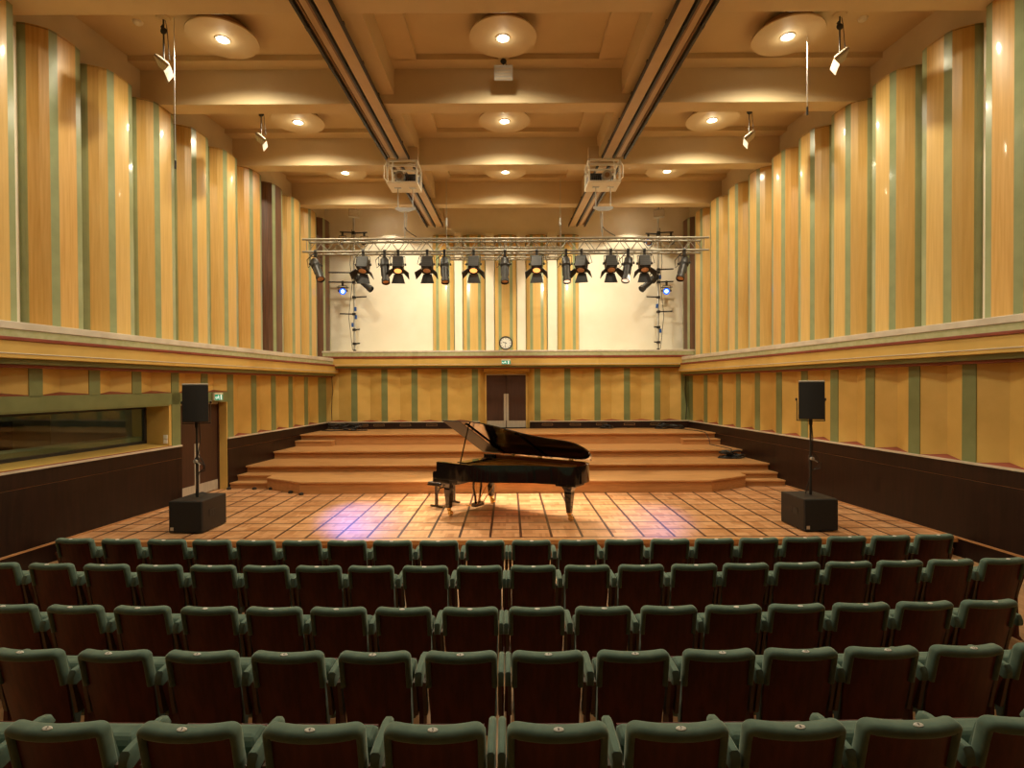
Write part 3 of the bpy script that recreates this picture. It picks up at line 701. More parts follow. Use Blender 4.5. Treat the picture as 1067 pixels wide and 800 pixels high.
def par_lamp(pos, d, lab, zt=.10):
    t = thing('par_can', lab, 'stage light', pos, 0, 'blue lanterns on the boom poles')
    c = Vector((0, 0, -.20)); R = Matrix.Translation(c) @ aimrot(d)
    b = MB(); b.lathe([(.001, .22), (.06, .20), (.10, .10), (.115, .0), (.115, -.10), (.105, -.10), (.105, -.02), (.001, -.02)], n=20); b.xf(R); b.build('can', M_LANTERN, t, smooth=35)
    b = MB(); b.lathe([(.055, -.09), (.105, -.09), (.105, -.075), (.055, -.075), (.055, -.09)], n=20); b.xf(R); b.build('blue_gel', E_BLUE, t)
    b = MB(); b.lathe([(.001, -.10), (.055, -.092), (.055, -.075), (.001, -.075)], n=16); b.xf(R); b.build('lens', E_BLUEC, t)
    b = MB(); b.box(-.20, .20, -.004, .004, .02, .14); b.xf(R @ Matrix.Translation((0, .12, -.08))); b.build('shield', M_LANTERN, t)
    yoke(t, c, .14, (1, 0, 0)); lantern_clamp(t, zt)
par_lamp((-5.70, 19.15, 6.21), (.25, -.8, -.30), 'black lantern shining blue, on the left boom pole')
par_lamp((5.42, 19.15, 6.16), (-.25, -.8, -.30), 'black lantern shining blue, on the right boom pole')
light('blue_beam', 'SPOT', (-5.62, 18.9, 5.95), BLUE_W, color=(.12, .2, 1.0), aim=(-2.75, 10.5, .3), size=11, blend=.9, radius=.08)
light('blue_beam', 'SPOT', (5.34, 18.9, 5.9), BLUE_W*.3, color=(.2, .25, 1.0), aim=(2.5, 10.2, .3), size=11, blend=.9, radius=.08)
P(0, (.72, -.35, -.60), 'short black profile lantern aimed sideways on the left boom pole', M_BLACK, (-5.13, 19.15, 6.62), .85, 'profile lanterns on the boom poles')
P(0, (-.72, -.35, -.60), 'short black profile lantern aimed sideways on the right boom pole', M_BLACK, (4.96, 19.15, 6.58), .85, 'profile lanterns on the boom poles')
def small_lamp(pos, lab, body):
    t = thing('small_spotlight', lab, 'stage light', pos, 0, 'small lanterns at the top of the boom poles')
    b = MB(); b.lathe([(.001, .16), (.07, .14), (.09, .0), (.09, -.14), (.08, -.14), (.08, -.05), (.001, -.05)], (0, 0, -.2), (0, .85, .5), 16); b.build('can', body, t, smooth=40)
    b = MB(); b.lathe([(.001, -.07), (.078, -.06), (.078, -.05), (.001, -.05)], (0, 0, -.2), (0, .85, .5), 16); b.build('lens', M_LENS, t)
    yoke(t, (0, 0, -.2), .12, (1, 0, 0)); lantern_clamp(t, .08)
small_lamp((-5.70, 19.17, 7.93), 'small lantern on the top left arm of the left boom pole', M_BLUE)
small_lamp((-4.95, 19.17, 7.91), 'small lantern on the top right arm of the left boom pole', M_LANTERN)
small_lamp((4.80, 19.17, 7.83), 'small lantern on the top left arm of the right boom pole', M_BLUE)
small_lamp((5.58, 19.17, 7.87), 'small lantern on the top right arm of the right boom pole', M_LANTERN)
# ------------------------------------------------------------------ white floodlights hanging from the ceiling
M_FLOOD = mat('floodlight_grey', (.42, .37, .28), .5, (.48, .42, .33), nscale=8)
def flood(pos, zc, d, lab, w=.36, flap=True, face=M_FLOOD):
    t = thing('hanging_floodlight', lab, 'floodlight', pos, 0, 'white floodlights hung from the ceiling')
    R = aimrot(d)
    b = MB(); b.loft([[(-w/2, -.13, -.03), (w/2, -.13, -.03), (w/2, .13, -.03), (-w/2, .13, -.03)], [(-w/2, -.13, .02), (w/2, -.13, .02), (w/2, .13, .02), (-w/2, .13, .02)], [(-w/3, -.08, .06), (w/3, -.08, .06), (w/3, .08, .06), (-w/3, .08, .06)]]); b.xf(R); b.build('housing', face, t, bevel=.006)
    b = MB()
    for k in range(4): b.box(-w/2+.03, w/2-.03, -.10+k*.055, -.075+k*.055, -.036, -.03)
    b.xf(R); b.build('louvre', M_LINE, t)
    if flap:
        b = MB(); b.box(-w/2, w/2, -.138, -.13, -.13, .02); b.xf(R); b.build('flap', M_PLATEW, t)
    h = zc-pos[2]
    b = MB(); b.cyl((0, 0, .05), (0, 0, h-.04), .014, n=8); b.tube([(.03, 0, h-.05), (.06, 0, h-.2), (.1, 0, .1)], .007, 6); b.build('hanger', M_BLACK, t)
    b = MB(); b.lathe([(.02, -.05), (.06, 0), (.02, .05), (.05, .02), (.06, .0)], (0, 0, h*.72), (0, 1, 0), 10); b.tube([(0, 0, h*.85), (-.04, 0, h*.8), (.02, 0, h*.74), (-.03, 0, h*.68)], .018, 6); b.build('shackle', M_BLACK, t, smooth=60)
    b = MB(); b.lathe([(.001, -.02), (.10, -.02), (.12, 0), (.001, 0)], (0, 0, h), n=24); b.build('ceiling_rose', M_CEIL, t, smooth=40)
flood((-5.98, 9.75, 8.34), Z_CEIL, (-.55, -.2, -.8), 'white floodlight with open flap hanging near the left wall, nearer one')
flood((-5.62, 12.75, 8.36), Z_CEIL, (-.55, -.2, -.8), 'white floodlight hanging near the left wall, farther one')
flood((5.78, 9.75, 8.40), Z_CEIL, (.55, -.2, -.8), 'white floodlight hanging near the right wall, nearer one')
flood((5.50, 12.75, 8.36), Z_CEIL, (.55, -.2, -.8), 'white floodlight hanging near the right wall, farther one')
flood((-5.26, 19.05, 8.66), Z_CEIL, (.2, -.6, -.75), 'white floodlight at the top of the left boom pole')
flood((5.14, 19.05, 8.60), Z_CEIL, (-.2, -.6, -.75), 'white floodlight at the top of the right boom pole')
flood((-.08, 10.78, 8.76), Z_FRAME, (0, -.75, -.65), 'grey floodlight hanging on the centre line under the nearest disc', .36, False, M_GALV)
for x, y, za, zb, lab in ((-5.80, 9.75, Z_CEIL, 6.55, 'thin hanging microphone on a long cable near the left wall'), (5.35, 10.0, 8.95, 7.55, 'thin hanging microphone on a short cable near the right wall')):
    t = thing('hanging_microphone', lab, 'microphone', (x, y, zb))
    b = MB(); b.cyl((0, 0, .12), (0, 0, (Z_CEIL)-zb), .007, n=6); b.build('cable', M_GALV, t)
    b = MB(); b.cyl((0, 0, 0), (0, 0, .14), .018, n=10); b.build('capsule', M_BLACK, t, smooth=40)

# unseen fill spots, added behind the long truss to brighten the cream back wall
def fill_spot(x, y, z, aim, w, size=70):
    light('wall_fill', 'SPOT', (x, y, z), w, aim=aim, size=size, blend=.25, radius=.08)
fill_spot(-2.2, 17.1, 6.6, (-2.6, YU, 5.4), WALL_FILL_W, 100); fill_spot(2.2, 17.1, 6.6, (2.6, YU, 5.4), WALL_FILL_W, 100)

# ------------------------------------------------------------------ clock, signs, sockets
t = thing('wall_clock', 'round black-rimmed wall clock on the middle bowed panel above the ledge', 'clock', (-.112, YU-.235, 4.225))
R90 = Matrix.Rotation(PI/2, 4, 'X')
b = MB(); b.lathe([(.195, -.01), (.235, -.01), (.24, .02), (.215, .04), (.195, .03), (.195, -.01)], axis=(0, -1, 0), n=40); b.build('rim', M_BLACK, t, smooth=40)
b = MB(); b.lathe([(.001, .0), (.2, .0), (.2, .012), (.001, .012)], axis=(0, -1, 0), n=40); b.build('dial', M_PLATEW, t)
b = MB()
for k in range(12):
    a = k*PI/6; L = .05 if k % 3 == 0 else .035
    b.bar((math.sin(a)*.18, -.014, math.cos(a)*.18), (math.sin(a)*(.18-L), -.014, math.cos(a)*(.18-L)), .016, .004, (0, 1, 0))
b.build('hour_marks', M_INK, t)
for nm, a, L, w in (('minute_hand', PI*1.06, .16, .014), ('hour_hand', 2*PI*9.53/12, .11, .02)):
    b = MB(); b.bar((-math.sin(a)*.03, -.018, -math.cos(a)*.03), (math.sin(a)*L, -.018, math.cos(a)*L), w, .004, (0, 1, 0)); b.build(nm, M_INK, t)
def exit_sign(loc, rz, w, h, lab):
    t = thing('exit_sign', lab, 'exit sign', loc, rz)
    b = MB(); b.box(-w/2-.01, w/2+.01, -.02, .03, -h/2-.01, h/2+.04); b.build('housing', M_WHITEMET, t, bevel=.004)
    b = MB(); b.box(-w/2, w/2, -.024, -.02, -h/2, h/2); b.build('panel', E_SIGNG, t)
    # white doorway, running figure and arrow
    b = MB(); y0, y1 = -.028, -.024; u = h
    b.box(w*.20, w*.34, y0, y1, -h*.42, h*.42)
    b.lathe([(.001, 0), (h*.09, 0), (h*.09, .004), (.001, .004)], (-.02, y0, h*.30), (0, 1, 0), 10)
    for p, q, tk in (((-.025, .20), (-.04, -.08), .16), ((-.04, -.08), (.01, -.22), .09), ((.01, -.22), (.0, -.42), .08), ((-.04, -.08), (-.08, -.25), .09), ((-.08, -.25), (-.12, -.25), .08), ((-.025, .16), (.02, .02), .07), ((-.03, .16), (-.075, .06), .07)):
        b.bar((p[0], y0+.002, p[1]*h), (q[0], y0+.002, q[1]*h), tk*h, .004, (0, 1, 0))
    b.bar((-w*.42, y0+.002, 0), (-w*.28, y0+.002, 0), h*.12, .004, (0, 1, 0)); b.prism([(-w*.46, 0), (-w*.38, h*.2), (-w*.38, -h*.2)], y0, y1, mp=lambda a, bb, cc: (a, cc, bb))
    b.build('pictogram', E_SIGN, t)
exit_sign((-.10, YB-.42, 3.51), 0, .29, .12, 'green running-man exit sign on the ledge above the back doors')
exit_sign((wx(-1, 12.95, -.06), 12.95, 2.50), math.atan2(1, K), .30, .13, 'green running-man exit sign over the doors in the left wall')
def plate(name, loc, rz, n, lab, sz=.085):
    t = thing(name, lab, 'wall switch' if 'switch' in name else 'socket', loc, rz)
    for k in range(n):
        b = MB(); b.box(-sz/2, sz/2, -.02, 0, -k*(sz+.01)-sz/2, -k*(sz+.01)+sz/2); b.build('cover', M_PLATEW, t, bevel=.006)
        b = MB(); b.box(-sz*.3, sz*.3, -.026, -.02, -k*(sz+.01)-sz*.3, -k*(sz+.01)+sz*.3); b.build('rocker', M_IVORY, t, bevel=.003)
plate('light_switch', (wx(-1, 11.42, .07), 11.418, 1.72), 0, 2, 'pair of white light switches on the yellow jamb beside the control window')
plate('wall_socket', (wx(1, 7.47, -.035), 7.47, 1.42), math.radians(270)-math.atan(K)*1, 1, 'white socket on the dark dado of the right wall', .11)

# ------------------------------------------------------------------ stepped platforms at the back of the stage
NOSE = .035
def tier(lab, poly_front, z0, z1, yend, hollow=0.0, xlim=.0):
    "poly_front: list of (x, y) along the front edge from left to right"
    t = thing('stage_platform', lab, 'platform', (0, poly_front[len(poly_front)//2][1], z0), 0, 'stepped wooden platforms'); o = Vector(t.location)
    mp = lambda a, b_, c: (a-o.x, b_-o.y, c-o.z)
    back = [(wx(1, yend, -.035), yend), (wx(-1, yend, -.035), yend)]
    b = MB(); b.prism([(x, y+NOSE+hollow) for x, y in poly_front]+back, z0, z1-.04, mp); b.build('riser', M_TIERF, t)
    b = MB(); b.prism(list(poly_front)+back, z1-.04, z1, mp); b.build('tread', M_TIER, t, bevel=.006)
    return t
xlw = lambda y: wx(-1, y, -.035); xrw = lambda y: wx(1, y, -.035)
tier('lowest and deepest of the wooden stage platforms, with cut-off front corners', [(xlw(13.72), 13.72), (-5.85, 13.72), (-5.82, 13.30), (-4.80, 12.66), (4.62, 12.66), (5.66, 13.30), (5.70, 13.72), (xrw(13.72), 13.72)], Z_ST, Z_T1, YB-.03)
tier('second wooden stage platform from the floor', [(xlw(14.08), 14.08), (0, 14.08), (xrw(14.08), 14.08)], Z_T1, Z_T2, YB-.03, .05)
tier('third wooden stage platform from the floor', [(xlw(15.42), 15.42), (0, 15.42), (xrw(15.42), 15.42)], Z_T2, Z_T3, YB-.03, .05)
tier('highest wooden stage platform, in front of the back wall', [(xlw(17.0), 17.0), (0, 17.0), (xrw(17.0), 17.0)], Z_T3, Z_P, YB-.03, .05)
def half_step(lab, xa, xb, y0, y1, z0, z1):
    t = thing('platform_step', lab, 'step', ((xa+xb)/2, y0, z0), 0, 'small side steps of the platforms'); w = (xb-xa)/2
    o = Vector(t.location)
    sl = [(xa, y0), (xb, y0), (xb, y1), (xa, y1)]
    if xa < 0: sl[0] = (xlw(y0), y0); sl[3] = (xlw(y1), y1)
    else: sl[1] = (xrw(y0), y0); sl[2] = (xrw(y1), y1)
    mp = lambda a, b_, c: (a-o.x, b_-o.y, c-o.z)
    b = MB(); b.prism([(x, y+(NOSE if i < 2 else 0)) for i, (x, y) in enumerate(sl)], z0, z1-.035, mp); b.build('riser', M_TIERF, t)
    b = MB(); b.prism(sl, z1-.035, z1, mp); b.build('tread', M_TIER, t, bevel=.005)
half_step('small wooden side step at floor level by the left wall', xlw(13.45), -5.84, 13.40, 13.74, Z_ST, .424)
half_step('small wooden side step at floor level by the right wall', 5.69, xrw(13.45), 13.40, 13.74, Z_ST, .424)
half_step('small wooden step up to the highest platform, at left', xlw(16.7), -5.33, 16.68, 17.03, Z_T3, 1.105)
half_step('small wooden step up to the highest platform, at right', 5.22, xrw(16.7), 16.68, 17.03, Z_T3, 1.105)

# ------------------------------------------------------------------ loudspeakers
def sub(lab, cx, cy, rz, handle):
    t = thing('subwoofer', lab, 'loudspeaker', (cx, cy, Z_ST), rz, 'black bass cabinets on the stage')
    w, d, h = .575, .73, .545
    b = MB(); b.box(-w/2, w/2, -d/2+.02, d/2, .015, h); b.build('cabinet', M_SPKBOX, t, bevel=.01)
    b = MB(); b.box(-w/2+.006, w/2-.006, -d/2-.005, -d/2+.02, .02, h-.008); b.build('grille', M_SPK, t, bevel=.006)
    b = MB(); b.box(-w/2+.03, -w/2+.085, -d/2-.010, -d/2-.004, .05, .105); b.build('badge', M_LINE, t)
    for s in (-1, 1):
        b = MB(); x = s*w/2
        b.box(x-.003, x+.003, -.16, .02, .24, .36); b.build('handle_recess', M_INK, t)
        b = MB(); b.box(x-.006, x+.006, -.16, -.145, .24, .36); b.box(x-.006, x+.006, .005, .02, .24, .36); b.box(x-.006, x+.006, -.077, -.063, .24, .36); b.box(x-.006, x+.006, -.16, .02, .345, .36); b.build('handle', M_BLACK, t)
    b = MB()
    for sx in (-1, 1):
        for sy in (-1, 1): b.cyl((sx*(w/2-.06), sy*(d/2-.08), 0), (sx*(w/2-.06), sy*(d/2-.08), .02), .02, n=10)
    b.build('rubber_foot', M_INK, t)
def top_speaker(lab, plab, cx, cy, rz, sx_, kz):
    zb = Z_ST+.545
    t = thing('speaker_pole', plab, 'speaker pole', (cx, cy, zb), rz, 'black speaker poles')
    b = MB(); b.cyl((0, 0, 0), (0, 0, .70), .024, n=14); b.cyl((0, 0, .60), (0, 0, 1.30), .018, n=14); b.build('tube', M_BLACK, t, smooth=40)
    b = MB(); b.cyl((0, 0, .58), (0, 0, .68), .036, n=14); b.build('collar', M_LANTERN, t, smooth=40)
    b = MB(); b.cyl((0, -.02, .63), (.0, -.075, .63), .03, n=12); b.bar((.0, -.05, .63), (.09, -.06, .57), .02, .014); b.build('clamp_knob', M_GALV, t, smooth=40)
    b = MB(); b.tube([(.03, .03, 1.28), (.05, .02, 1.0), (.03, -.01, .75), (.12, -.02, .62), (.13, -.02, .50), (.03, 0, .42), (-.03, .02, .2), (-.06, .05, .01)], .009, 6); b.tube([(.06, -.02, .60), (.16, -.03, .56), (.15, -.03, .46), (.05, -.02, .44)], .008, 6); b.build('speaker_cable', M_BLACK, t, smooth=60)
    z0 = zb+1.31
    t = thing('loudspeaker', lab, 'loudspeaker', (cx, cy, z0), rz+sx_, 'black loudspeakers on poles')
    w, d, h = .40, .36, .665
    b = MB(); b.prism([(-w/2, -d/2+.02), (w/2, -d/2+.02), (w/2-.05, d/2), (-w/2+.05, d/2)], .0, h-.03); b.build('cabinet', M_SPKBOX, t, bevel=.01)
    b = MB(); b.prism([(-w/2, -d/2+.02), (w/2, -d/2+.02), (w/2-.05, d/2), (-w/2+.05, d/2)], h-.03, h); b.build('top_plate', M_SPKTOP, t, bevel=.01)
    b = MB(); n = 8
    pts = [(-w/2+.008+(w-.016)*i/n, -d/2+.018-.03*math.sin(PI*i/n)) for i in range(n+1)]
    b.prism(pts+[(w/2-.008, -d/2+.022), (-w/2+.008, -d/2+.022)], .015, h-.035); b.build('grille', M_SPK, t, smooth=40)
    b = MB(); b.box(-w/2-.02, w/2+.02, -.03, .03, -.035, -.02)
    for s in (-1, 1): b.box(s*(w/2+.012)-.006, s*(w/2+.012)+.006, -.03, .03, -.035, .36)
    b.cyl((0, 0, -.10), (0, 0, -.01), .03, n=12); b.build('bracket', M_BLACK, t)
    b = MB()
    for s in (-1, 1): b.cyl((s*(w/2+.01), 0, .34), (s*(w/2+.035), 0, .34), .025, n=12)
    b.build('bracket_knob', M_BLACK, t)
sub('black bass cabinet on the left side of the stage', -5.42, 9.67, math.radians(-3), 1)
sub('black bass cabinet on the right side of the stage', 5.16, 9.59, math.radians(3), -1)
top_speaker('black loudspeaker on a pole at the left of the stage', 'black pole rising from the left bass cabinet', -5.44, 9.68, math.radians(-3), math.radians(26), 1)
top_speaker('black loudspeaker on a pole at the right of the stage', 'black pole rising from the right bass cabinet', 5.21, 9.62, math.radians(3), math.radians(-26), 1)

# ------------------------------------------------------------------ grand piano
PO = Vector((-1.031, 11.263, Z_ST)); PA = Vector((.821, -.571, 0)); PB = Vector((.571, .821, 0))
PROT = math.atan2(PA.y, PA.x)
piano = thing('grand_piano', 'black lacquered concert grand piano with raised lid on the stage', 'piano', PO, PROT)
# local axes: x = a (keyboard to tail), y = b (bass side positive)
def crom(pts, n=8):
    out = []
    for i in range(len(pts)-1):
        p0 = pts[max(i-1, 0)]; p1 = pts[i]; p2 = pts[i+1]; p3 = pts[min(i+2, len(pts)-1)]
        for k in range(n):
            t = k/n
            out.append(tuple(.5*((2*p1[j])+(-p0[j]+p2[j])*t+(2*p0[j]-5*p1[j]+4*p2[j]-p3[j])*t*t+(-p0[j]+3*p1[j]-3*p2[j]+p3[j])*t**3) for j in range(2)))
    out.append(pts[-1]); return out
HB = .775
bent = crom([(.10, -HB), (.45, -HB), (.80, -.765), (1.15, -.66), (1.50, -.46), (1.85, -.26), (2.20, -.145), (2.45, -.09), (2.60, .0), (2.68, .16), (2.70, .34), (2.66, .55), (2.55, .70), (2.38, HB), (2.0, HB), (.10, HB)], 6)
def inset(poly, d):
    out = []; n = len(poly)
    for i, p in enumerate(poly):
        a = Vector(poly[max(i-1, 0)]); c = Vector(poly[min(i+1, n-1)]); tv = (c-a).normalized(); nv = Vector((-tv.y, tv.x))
        out.append((p[0]+nv.x*d, p[1]+nv.y*d))
    return out
inn = inset(bent, .055)
RZ0, RZ1 = .70, 1.015
b = MB(); n = len(bent)
b.loft([[(*p, RZ0) for p in bent], [(*p, RZ1) for p in bent], [(*p, RZ1) for p in inset(bent, .03)], [(*p, RZ0) for p in inset(bent, .03)]][0:4], cap=False, closed=False)
b.loft([[(*bent[0], RZ0), (*inn[0], RZ0)], [(*bent[0], RZ1), (*inn[0], RZ1)]], cap=False, closed=False)
b.loft([[(*bent[-1], RZ0), (*inn[-1], RZ0)], [(*bent[-1], RZ1), (*inn[-1], RZ1)]], cap=False, closed=False)
b.build('rim', M_PIANO, piano, smooth=40)
b = MB(); b.loft([[(*p, RZ1-.004) for p in inset(bent, .028)], [(*p, RZ1-.004) for p in inn], [(*p, .86) for p in inn]], cap=False, closed=False); b.build('inner_rim', M_PIANOIN, piano, smooth=40)
core = [p for p in inset(bent, .04)]
b = MB(); b.prism(core, RZ0+.01, .875); b.build('soundboard', mat('spruce_soundboard', (.62, .25, .07), .35, (.70, .31, .10), scale=(1, 8, 1), nscale=4), piano)
pl = [p for p in inset(bent, .11) if p[0] > .40]; pl = [(.40, -.66)]+pl+[(.40, .66)]
b = MB(); b.prism(pl, .90, .925); o = b.build('iron_plate', M_PLATE, piano, bevel=.006)
b = MB()
for k in range(5):
    y = -.52+k*.27; xe = min([p[0] for p in bent if abs(p[1]-y) < .10 and p[0] > 1.0] or [2.3])
    b.bar((.42, y, .945), (max(xe-.22, .7), y+.02, .945), .04, .04)
b.build('plate_strut', M_PLATE, o)
b = MB()
for k in range(60):
    y = -.62+k*.021; xe = [p[0] for p in bent if abs(p[1]-y) < .10 and p[0] > .6]
    xe = (min(xe) if y < .1 else 2.45)-.22
    if xe > .6: b.bar((.44, y, .935), (xe, y+.01, .935), .003, .003)
b.build('strings', M_BRASS, o)
b = MB()
for k in range(44): b.box(.40, .43, -.62+k*.0285, -.60+k*.0285, .925, .965)
b.build('dampers', M_INK, piano)
# key bed, cheeks, keys, fallboard, lock rail
b = MB(); b.box(.0, .60, -HB, HB, .615, .70); b.build('key_bed', M_PIANO, piano, bevel=.01)
for s in (-1, 1):
    b = MB(); y0, y1 = (HB-.085, HB) if s > 0 else (-HB, -HB+.085)
    b.prism([(.0, .70), (.0, .80), (.02, .83), (.085, .835), (.10, .86), (.11, 1.015), (.42, 1.015), (.42, .70)], y0, y1, mp=lambda a, c, e: (a, e, c)); b.build('cheek', M_PIANO, piano, bevel=.006)
b = MB()
for k in range(52): b.box(.035, .20, -.612+k*.02353, -.612+k*.02353+.0225, .70, .745)
b.build('white_keys', M_IVORY, piano)
b = MB()
for k in range(51):
    if (k % 7) in (0, 2, 3, 5, 6): b.box(.085, .20, -.612+(k+1)*.02353-.005, -.612+(k+1)*.02353+.006, .745, .757)
b.build('black_keys', M_INK, piano)
b = MB(); b.prism([(.20, .72), (.235, .72), (.275, .93), (.25, .935)], -.688, .688, mp=lambda a, c, e: (a, e, c)); b.build('fallboard', M_PIANO, piano, bevel=.004)
b = MB(); b.box(.28, .40, -.688, .688, .72, .90); b.build('pin_block', M_PIANO, piano)
b = MB(); b.box(.30, .52, -.40, .40, .965, .985); b.build('music_desk', M_PIANO, piano, bevel=.004)
# legs with brass casters
for a, c in ((.32, -.67), (.32, .67), (2.42, .216)):
    b = MB()
    prof = [(.70, .105), (.64, .105), (.60, .095), (.555, .072), (.53, .068), (.50, .070), (.17, .044), (.15, .044)]
    b.loft([[(a-w, c-w, z), (a+w, c-w, z), (a+w, c+w, z), (a-w, c+w, z)] for z, w in prof]); lg = b.build('leg', M_PIANO, piano, bevel=.008)
    b = MB(); b.lathe([(.001, .15), (.042, .15), (.042, .12), (.03, .105), (.018, .10), (.018, .085), (.001, .085)], (a, c, 0), n=18); b.build('caster_cup', M_BRASS, lg, smooth=40)
    b = MB()
    for s in (-1, 1): b.box(a+.0, a+.06, c+s*.028-.006, c+s*.028+.006, .035, .095)
    b.box(a-.02, a+.06, c-.034, c+.034, .085, .10); b.build('caster_fork', M_BRASS, lg, bevel=.004)
    b = MB(); b.cyl((a+.035, c-.020, .05), (a+.035, c+.020, .05), .05, n=22); b.build('caster_wheel', M_BRASS, lg, smooth=40)
# heavy blocks under the tail
b = MB(); b.prism([(2.24, .02), (2.60, .10), (2.62, .42), (2.24, .42)], .64, .71); b.build('leg_block', M_PIANO, piano, bevel=.01)
# lyre with pedals
b = MB(); b.box(.44, .52, -.16, .16, .60, .66); b.box(.44, .54, -.14, .14, .085, .155)
for s in (-1, 1): b.tube([(.48, s*.11, .62), (.48, s*.125, .45), (.48, s*.075, .28), (.48, s*.06, .15)], .022, 8)
ly = b.build('lyre', M_PIANO, piano, smooth=40)
b = MB()
for s in (-1, 0, 1): b.bar((.46, s*.075, .10), (.27, s*.075, .075), .035, .012)
b.build('pedal', M_BRASS, ly)
b = MB()
for s in (-1, 1): b.cyl((.53, s*.1, .13), (.92, s*.13, .70), .010, n=8)
for s in (-1, 0, 1): b.cyl((.49, s*.045, .13), (.49, s*.045, .62), .006, n=6)
b.build('lyre_brace', M_BRASS, ly)
# lid in two leaves, hinged along the straight bass side, raised
LA = math.radians(28.5); HZ = 1.03
def lidpt(a, c, up=0.0):
    w = HB+.01-c
    return (a, HB+.01-w*math.cos(LA)+up*math.sin(LA), HZ+w*math.sin(LA)+up*math.cos(LA))
lid_out = crom([(.54, -HB-.02), (.80, -.785), (1.15, -.68), (1.50, -.48), (1.85, -.285), (2.20, -.17), (2.46, -.115), (2.62, -.02), (2.71, .16), (2.73, .34), (2.69, .55), (2.58, .71), (2.40, HB+.01), (.54, HB+.01)], 6)
M_SATIN = mat('piano_satin', (.012, .010, .008), .42, spec=.35)
def lidpoly(pts, nm, th=.02, mt=None):
    b = MB(); n = len(pts)
    vs = [lidpt(*p) for p in pts]+[lidpt(*p, th) for p in pts]
    b.add(vs, [tuple(range(n-1, -1, -1)), tuple(range(n, 2*n))]+[(i, (i+1) % n, n+(i+1) % n, n+i) for i in range(n)])
    return b.build(nm, mt or M_PIANO, piano, bevel=.004)
LID = lidpoly(lid_out, 'lid')
lidpoly([(.10, -HB-.02), (.53, -HB-.02), (.53, HB+.01), (.03, HB+.01)], 'lid_flap', mt=M_SATIN)
for a0, c0, a1, c1 in ((.62, -.70, .62, .70), (1.55, -.36, 1.65, .70)):
    b = MB(); p, q = Vector(lidpt(a0, c0, -.012)), Vector(lidpt(a1, c1, -.012)); b.bar(p, q, .05, .022, lidpt(0, 0, 1)); b.build('lid_batten', M_PIANO, LID)
b = MB(); b.cyl((.63, -.715, .99), lidpt(.63, -.62, -.01), .013, n=8); b.build('prop_stick', M_PIANO, piano, smooth=40)
b = MB()
for a in (.75, 1.4, 2.1): b.cyl((a, HB+.012, HZ-.008), (a+.10, HB+.012, HZ-.008), .012, n=8)
b.build('hinge', M_BRASS, piano)
# bench
bn = thing('piano_bench', 'black padded piano bench behind the keyboard end of the piano', 'bench', PO+PA*-.38+PB*.02, PROT)
b = MB(); b.box(-.17, .17, -.36, .36, .44, .475); b.build('seat_frame', M_PIANO, bn, bevel=.006)
b = MB(); b.box(-.165, .165, -.355, .355, .475, .515); b.build('cushion', mat('bench_leather', (.03, .028, .032), .4, (.04, .037, .042), nscale=30), bn, bevel=.018)
for s in (-1, 1):
    b = MB(); y = s*.27; b.box(-.03, .03, y-.02, y+.02, .03, .44); b.build('post', M_PIANO, bn, bevel=.004)
    b = MB(); b.box(-.16, .16, y-.022, y+.022, .0, .035); b.build('floor_bar', M_PIANO, bn, bevel=.005)
    b = MB(); b.bar((0, y, .20), (0, y-s*.14, .44), .02, .02); b.build('strut', M_PIANO, bn)
b = MB(); b.box(-.02, .02, -.27, .27, .36, .385); b.build('stretcher', M_PIANO, bn)

# ------------------------------------------------------------------ cables
def cable_pile(name, lab, loc, rx, ry, n, seed, r=.012, zh=.10):
    rnd = random.Random(seed); b = MB(); 
    for k in range(n):
        a0 = rnd.random()*6.28; cx, cy = rnd.uniform(-rx, rx)*.6, rnd.uniform(-ry, ry)*.6; R = rnd.uniform(.10, .20); z = r+zh*rnd.random()*.8
        pts = [(cx+math.cos(a0+t*.55)*R*(1+.1*math.sin(3*t)), cy+math.sin(a0+t*.55)*R*.8, max(r, z+.02*math.sin(t+k))) for t in range(13)]
        b.tube(pts, r, 6)
    b.tube([(-rx, 0, r), (-rx*.5, -ry*.8, r), (0, ry*.4, r), (rx*.5, -ry*.5, r), (rx, ry*.2, r)], r, 6)
    return tag(b.build(name, M_BLACK, smooth=60, loc=loc), lab, 'cable')
cable_pile('cable_pile', 'tangled black cables on the highest platform in the left corner', (-5.45, 18.35, Z_P), .75, .25, 16, 3, .018, .28)
cable_pile('cable_pile', 'tangled black cables on the highest platform in the right corner', (5.35, 18.55, Z_P), .5, .18, 8, 5, .018, .16)
cable_pile('cable_pile', 'small heap of black cable by the right end of the back skirting', (3.3, 18.80, Z_P), .22, .12, 4, 6, .016, .14)
cable_pile('cable_coil', 'coil of black cable on the third platform by the right wall', (6.02, 15.15, Z_T2), .32, .22, 16, 8, .018, .22)
cable_pile('cable_coil', 'loops of black cable on the floor between the front row and the left wall', (-5.95, 7.75, 0), .45, .30, 7, 11, .014, .10)
def cable_run(lab, pts, r=.011):
    b = MB(); b.tube(pts, r, 6); return tag(b.build('floor_cable', M_BLACK, smooth=60), lab, 'cable')
cable_run('thin black cable trailing down the right side of the platforms', [(5.6, 18.4, Z_P+.012), (5.95, 17.6, Z_P+.012), (5.98, 16.98, Z_P+.01), (5.98, 16.66, 1.12), (6.0, 16.64, .95), (6.12, 15.9, .95), (6.15, 15.40, .95), (6.15, 15.38, .76), (6.1, 15.1, .76)])
cable_run('thin black cable climbing the green corner strip at the left end of the back wall', [(-6.05, YB-.04, 1.55), (-6.07, YB-.04, 2.0), (-6.02, YB-.04, 2.6), (-6.06, YB-.04, 3.25)])
cable_run('thin black cable climbing the green corner strip at the right end of the back wall', [(6.02, YB-.04, 1.55), (6.05, YB-.04, 2.0), (6.0, YB-.04, 2.6), (6.04, YB-.04, 3.25)])
